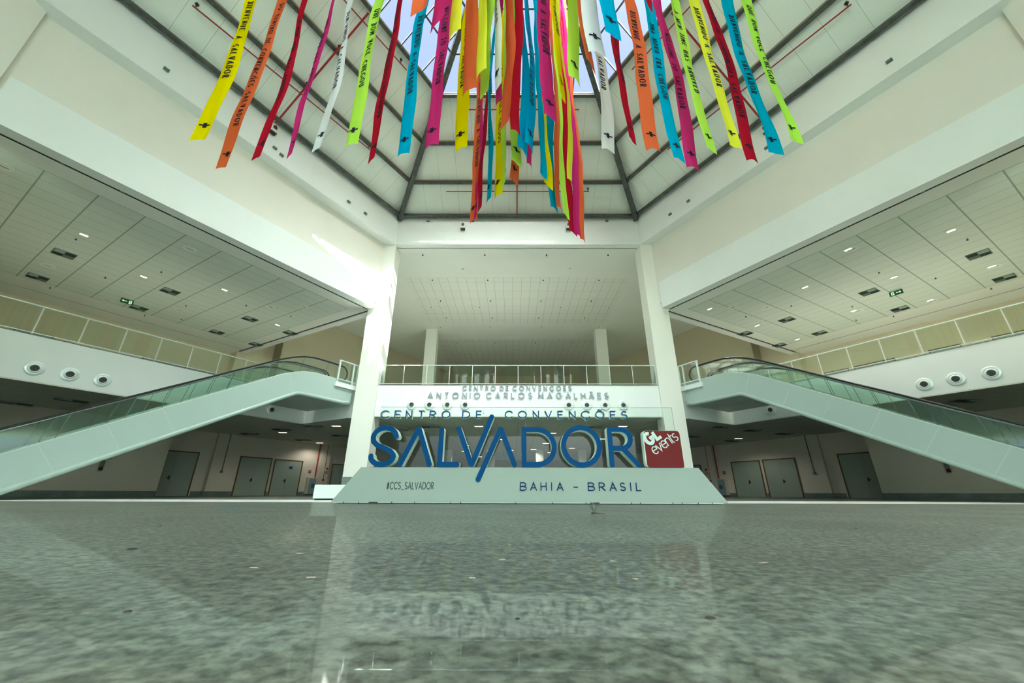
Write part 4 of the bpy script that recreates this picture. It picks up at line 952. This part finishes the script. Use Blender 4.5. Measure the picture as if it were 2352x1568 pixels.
# ------------------------------------------------------------------ doors
DN = [0]
def double_door(s, u0, u1, n, z0, z1, sill=True):
    DN[0] += 1; F = wingf(s); f = .07
    b = MB(); b.box(u0, u0+f, n-.06, n+.02, z0, z1, F); b.box(u1-f, u1, n-.06, n+.02, z0, z1, F); b.box(u0+f, u1-f, n-.06, n+.02, z1-f, z1, F)
    d = struct(b.build('door_%d' % DN[0], MT['door_frame'])); um = (u0+u1)/2
    for a, c in ((u0+f, um-.004), (um+.004, u1-f)):
        b = MB(); b.box(a, c, n-.035, n+.0, z0+.01, z1-f, F); b.build('door_leaf', MT['door'], d)
    b = MB(); b.box(um+.03, um+.11, n-.06, n-.035, z0+.95, z0+1.17, F); b.box(um+.05, um+.22, n-.085, n-.06, z0+1.04, z0+1.07, F); b.build('door_handle', MT['black'], d)
for s in (-1, 1):
    double_door(s, 1.5, 3.9, 14.4, 0, 2.66); double_door(s, -3.3, -1.03, 14.4, 0, 2.62); double_door(s, -5.78, -3.5, 14.4, 0, 2.6); double_door(s, -10.9, -8.5, 14.4, 0, 2.55)
    for a, c in (((11.4, 13.5), (9.4, 10.9)) if s < 0 else ((9.6, 11.8), (7.0, 8.4))) + (((2.95, 5.4), (.9, 2.85)) if s < 0 else ((3.2, 5.4), (1.4, 2.9))):
        double_door(s, a, c, 16.4, ZF, ZF+2.78)
# blue notice
P = W(-1, -4.85, 14.35, 1.95); s_ = W(-1, 1, 0)-W(-1, 0, 0); F = lambda a, c, z: P + s_*a + (W(-1, 0, 1)-W(-1, 0, 0))*c + Vector((0, 0, z))
t = thing('door_notice', 'small blue and white notice on the double door left of the column', 'notice', P)
b = MB(); b.box(-.13, .13, 0, .01, 0, .17, F); b.build('blue_sheet', MT['blue'], t)
b = MB(); b.box(-.13, .05, 0, .01, -.09, 0, F); b.build('white_sheet', MT['hosebox'], t)

# pipes, hose cabinets, signs, extinguishers along the ground wall
for s in (-1, 1):
    F = wingf(s); wl = 'left' if s < 0 else 'right'
    t = thing('wall_conduit', 'dark vertical conduit ending in a box on the %s pilaster' % wl, 'conduit', F(.05, 14.12, 1.5))
    b = MB(); b.tube([F(.05, 14.11, 1.55), F(.05, 14.11, ZC)], .028, 8); b.build('tube', MT['sensor'], t)
    b = MB(); b.box(-.02, .12, 14.07, 14.15, 1.43, 1.60, F); b.build('switch_box', MT['sensor'], t)
    t = thing('fire_riser', 'thick red riser pipe above the hose cabinet on the %s' % wl, 'pipe', F(-7.0, 14.3, 1.36))
    b = MB(); b.tube([F(-7.0, 14.3, 1.36), F(-7.0, 14.3, ZC)], .05, 10); b.build('pipe_run', MT['red_pipe'], t, True)
    t = thing('alarm_conduit', 'thin dark red conduit with alarm button on the %s far pilaster' % wl, 'conduit', F(-7.9, 14.12, 1.2))
    b = MB(); b.tube([F(-7.65, 14.12, 1.3), F(-7.65, 14.12, ZC)], .018, 6); b.build('tube', MT['red_pipe'], t)
    b = MB(); b.box(-7.72, -7.58, 14.08, 14.15, 1.12, 1.28, F); b.build('call_button', MT['red_sign'], t)
    b = MB(); b.lathe([(.06, 0), (.06, .05)], F(-7.65, 14.15, 2.0), W(s, 0, -1)-W(s, 0, 0), 12); b.build('junction_box', MT['plastic'], t)
    t = thing('hose_cabinet', 'grey blue fire hose cabinet at the foot of the red riser on the %s' % wl, 'cabinet', F(-6.7, 14.3, 0))
    b = MB(); b.box(-7.12, -6.32, 14.10, 14.38, .12, 1.36, F); b.build('surround', MT['ground_wall'], t)
    b = MB(); b.box(-7.02, -6.42, 14.08, 14.11, .14, 1.30, F); b.build('cabinet_door', MT['hosebox'], t)
    b = MB(); b.lathe([(.16, 0), (.17, .01), (.13, .015), (.13, .0)], F(-6.8, 14.08, .72), W(s, 0, -1)-W(s, 0, 0), 24); b.build('round_window', MT['sensor'], t)
    t = thing('hose_sign', 'small red fire hose sign above the cabinet on the %s' % wl, 'sign', F(-6.5, 14.38, 1.72))
    b = MB(); b.box(-6.62, -6.40, 14.375, 14.39, 1.70, 1.92, F); b.build('plate', MT['red_sign'], t)
    b = MB(); strokes(b, [[(-6.55, 1.76), (-6.55, 1.86), (-6.47, 1.86), (-6.47, 1.76)], [(-6.55, 1.81), (-6.50, 1.81)]], .012, .012, lambda p, q, d: F(p, 14.372, q), 0, 0); b.build('symbol', MT['plastic'], t)
    t = thing('alarm_sign', 'pair of small red fire alarm plates on the %s far pilaster' % wl, 'sign', F(-7.9, 14.14, 1.7))
    b = MB(); b.box(-7.98, -7.80, 14.13, 14.145, 2.0, 2.18, F); b.box(-7.98, -7.80, 14.13, 14.145, 1.70, 1.88, F); b.build('plate', MT['red_sign'], t)
    b = MB(); b.lathe([(.05, 0), (.05, .004)], F(-7.89, 14.128, 1.79), W(s, 0, -1)-W(s, 0, 0), 10); b.build('symbol', MT['plastic'], t)
    uu = 6.58 if s < 0 else 6.9
    P = F(uu, 12.05, 1.25); t = thing('fire_extinguisher', 'dark red fire extinguisher on the wall under the %s escalator' % wl, 'fire extinguisher', P)
    b = MB(); b.lathe([(0, 0), (.07, .0), (.085, .02), (.085, .48), (.06, .56), (.025, .60), (.025, .64)], P, (0, 0, 1), 18); b.build('cylinder', MT['ext_red'], t, True)
    b = MB(); b.lathe([(.0865, .17), (.0865, .42)], P, (0, 0, 1), 18); b.build('paper_label', MT['louver_grey'], t)
    b = MB(); b.lathe([(.02, .64), (.03, .66), (.03, .70), (0, .72)], P, (0, 0, 1), 8); b.box(uu-.02, uu+.12, 12.03, 12.07, 1.93, 1.95, F); b.build('valve', MT['black'], t)
    b = MB(); b.lathe([(.088, .46), (.088, .50)], P, (0, 0, 1), 10); b.build('yellow_tag', MT['yellow'], t)
    b = MB(); b.tube([F(uu, 12.0, 1.93), F(uu-.10, 11.95, 1.96), F(uu-.24, 11.95, 1.92), F(uu-.26, 11.96, 1.84), F(uu-.16, 11.96, 1.80), F(uu-.08, 11.95, 1.82)], .012, 6); b.build('hose', MT['black'], t, True)
    b = MB(); b.box(uu-.03, uu+.03, 12.12, 12.2, 1.6, 1.75, F); b.build('bracket', MT['black'], t)

# white block bench left of the sign
t = thing('white_bench', 'low white block bench behind the left end of the plinth', 'bench', (-5.7, 13.3, 0))
b = MB(); b.box(-6.5, -4.6, 13.0, 13.6, .05, .45); ob = b.build('body', MT['letter_side'], t)
md = ob.modifiers.new('bevel', 'BEVEL'); md.width = .02; md.segments = 3
b = MB(); b.box(-6.45, -4.65, 13.05, 13.55, 0, .05); b.build('plinth_recess', MT['dark'], t)

# ------------------------------------------------------------------ litter on the floor
b = MB(); F = lambda a, c, z: Vector((-4.19+a, 5.83+c, z))
pts = [(-.13, -.01), (-.09, -.025), (.02, -.02), (.10, -.03), (.15, -.012), (.13, .02), (.04, .028), (-.06, .018), (-.12, .02)]
b.prism(pts, .001, .006, F); tag(b.build('blue_tape', principled('blue_tape', (.01, .22, .34), .5)), 'torn strip of blue tape lying on the floor at the left', 'tape')
def blob(name, x, y, r, h, mat, label, cat, ang=0, ar=2.2):
    b = MB(); n = 14; rnd = random.Random(int(x*1000))
    ring = [(math.cos(2*PI*i/n)*r*ar*rnd.uniform(.8, 1.15), math.sin(2*PI*i/n)*r*rnd.uniform(.8, 1.15)) for i in range(n)]
    ca, sa = math.cos(ang), math.sin(ang)
    vs = [Vector((x+p*ca-q*sa, y+p*sa+q*ca, .0005)) for p, q in ring] + [Vector((x+(p*ca-q*sa)*.6, y+(p*sa+q*ca)*.6, h)) for p, q in ring] + [Vector((x, y, h*1.2))]
    b.add(vs, [(i, (i+1) % n, n+(i+1) % n, n+i) for i in range(n)] + [(n+i, n+(i+1) % n, 2*n) for i in range(n)])
    return tag(b.build(name, mat, None, True), label, cat)
dk = principled('dark_debris', (.012, .012, .02), .7); bn = principled('brown_debris', (.06, .045, .035), .8); gr = principled('grey_pebble', (.09, .10, .10), .8)
blob('debris_flake', -1.83, 1.80, .011, .004, dk, 'black flake of debris on the floor at the left', 'debris', .15)
blob('debris_flake', -1.02, .905, .006, .003, bn, 'small brown blurred flake on the near floor at the left', 'debris', .2, 1.6)
blob('pebble', -2.68, 2.93, .012, .007, gr, 'small grey pebble on the floor, left of the black flake', 'pebble', 0, 1.3)
blob('debris_flake', .115, .88, .006, .003, bn, 'small brown flake on the near floor right of centre', 'debris', -.3, 1.6)
blob('debris_flake', -.252, .87, .004, .002, dk, 'tiny dark flake on the near floor at the centre', 'debris', .8, 1.2)
rd = random.Random(11)
for i in range(26):
    x, y = rd.uniform(-5, 6), rd.uniform(2.2, 8.6)
    blob('floor_crumb', x, y, .005+.0012*y, .003, [dk, bn, gr][i % 3], 'tiny dark crumb scattered on the floor', 'crumb', rd.uniform(0, 3), 1.4)['group'] = 'crumbs scattered on the floor'
# dead dragonfly
cx_, cy_ = .66, 4.80
body = mottle(principled('insect_body', (.05, .04, .025), .6), (.06, .045, .03), .4, 60)
t = thing('dragonfly', 'dead dragonfly with raised clear wings lying in front of the sign', 'dragonfly', (cx_, cy_, 0))
b = MB(); b.tube([(cx_-.03, cy_, .013), (cx_-.022, cy_, .016), (cx_-.012, cy_, .016), (cx_, cy_, .014), (cx_+.02, cy_, .013), (cx_+.05, cy_, .011), (cx_+.09, cy_, .007), (cx_+.125, cy_, .008)], [.004, .010, .009, .009, .005, .0035, .003, .002], 8); b.build('body', body, t, True)
b = MB(); b.lathe([(0, -.009), (.007, -.006), (.009, 0), (.007, .006), (0, .009)], (cx_-.032, cy_, .013), (1, 0, 0), 10); b.build('head', MT['black'], t, True)
for j, (a, l) in enumerate(((118, .105), (108, .10), (95, .112), (78, .075))):
    a = math.radians(a); d = Vector((math.cos(a), .25*(-1)**j, math.sin(a))).normalized(); sd_ = Vector((math.sin(a), 0, -math.cos(a)))
    o = Vector((cx_-.012+.004*j, cy_+.003*(-1)**j, .02)); b = MB(); out_ = []
    for i in range(9):
        q = i/8; out_.append(o + d*l*q + sd_*.012*math.sin(PI*min(1, q*1.05+.05))*(1 if q < .95 else .5))
    out2 = [o + d*l*(i/8) - sd_*.004*math.sin(PI*i/8) for i in range(9)]
    b.add(out_ + out2, [(i, i+1, 10+i, 9+i) for i in range(8)]); b.tube(out2, .0009, 4); b.tube(out_, .0007, 4)
    b.build('wing', glass('wing_membrane_%d' % j, (.62, .62, .50), 1.3), t)
b = MB()
for q in (-.02, -.012, -.004): b.tube([(cx_+q, cy_-.004, .01), (cx_+q-.012, cy_-.014, .014), (cx_+q-.018, cy_-.02, .001)], .0012, 4)
b.build('legs', MT['black'], t)
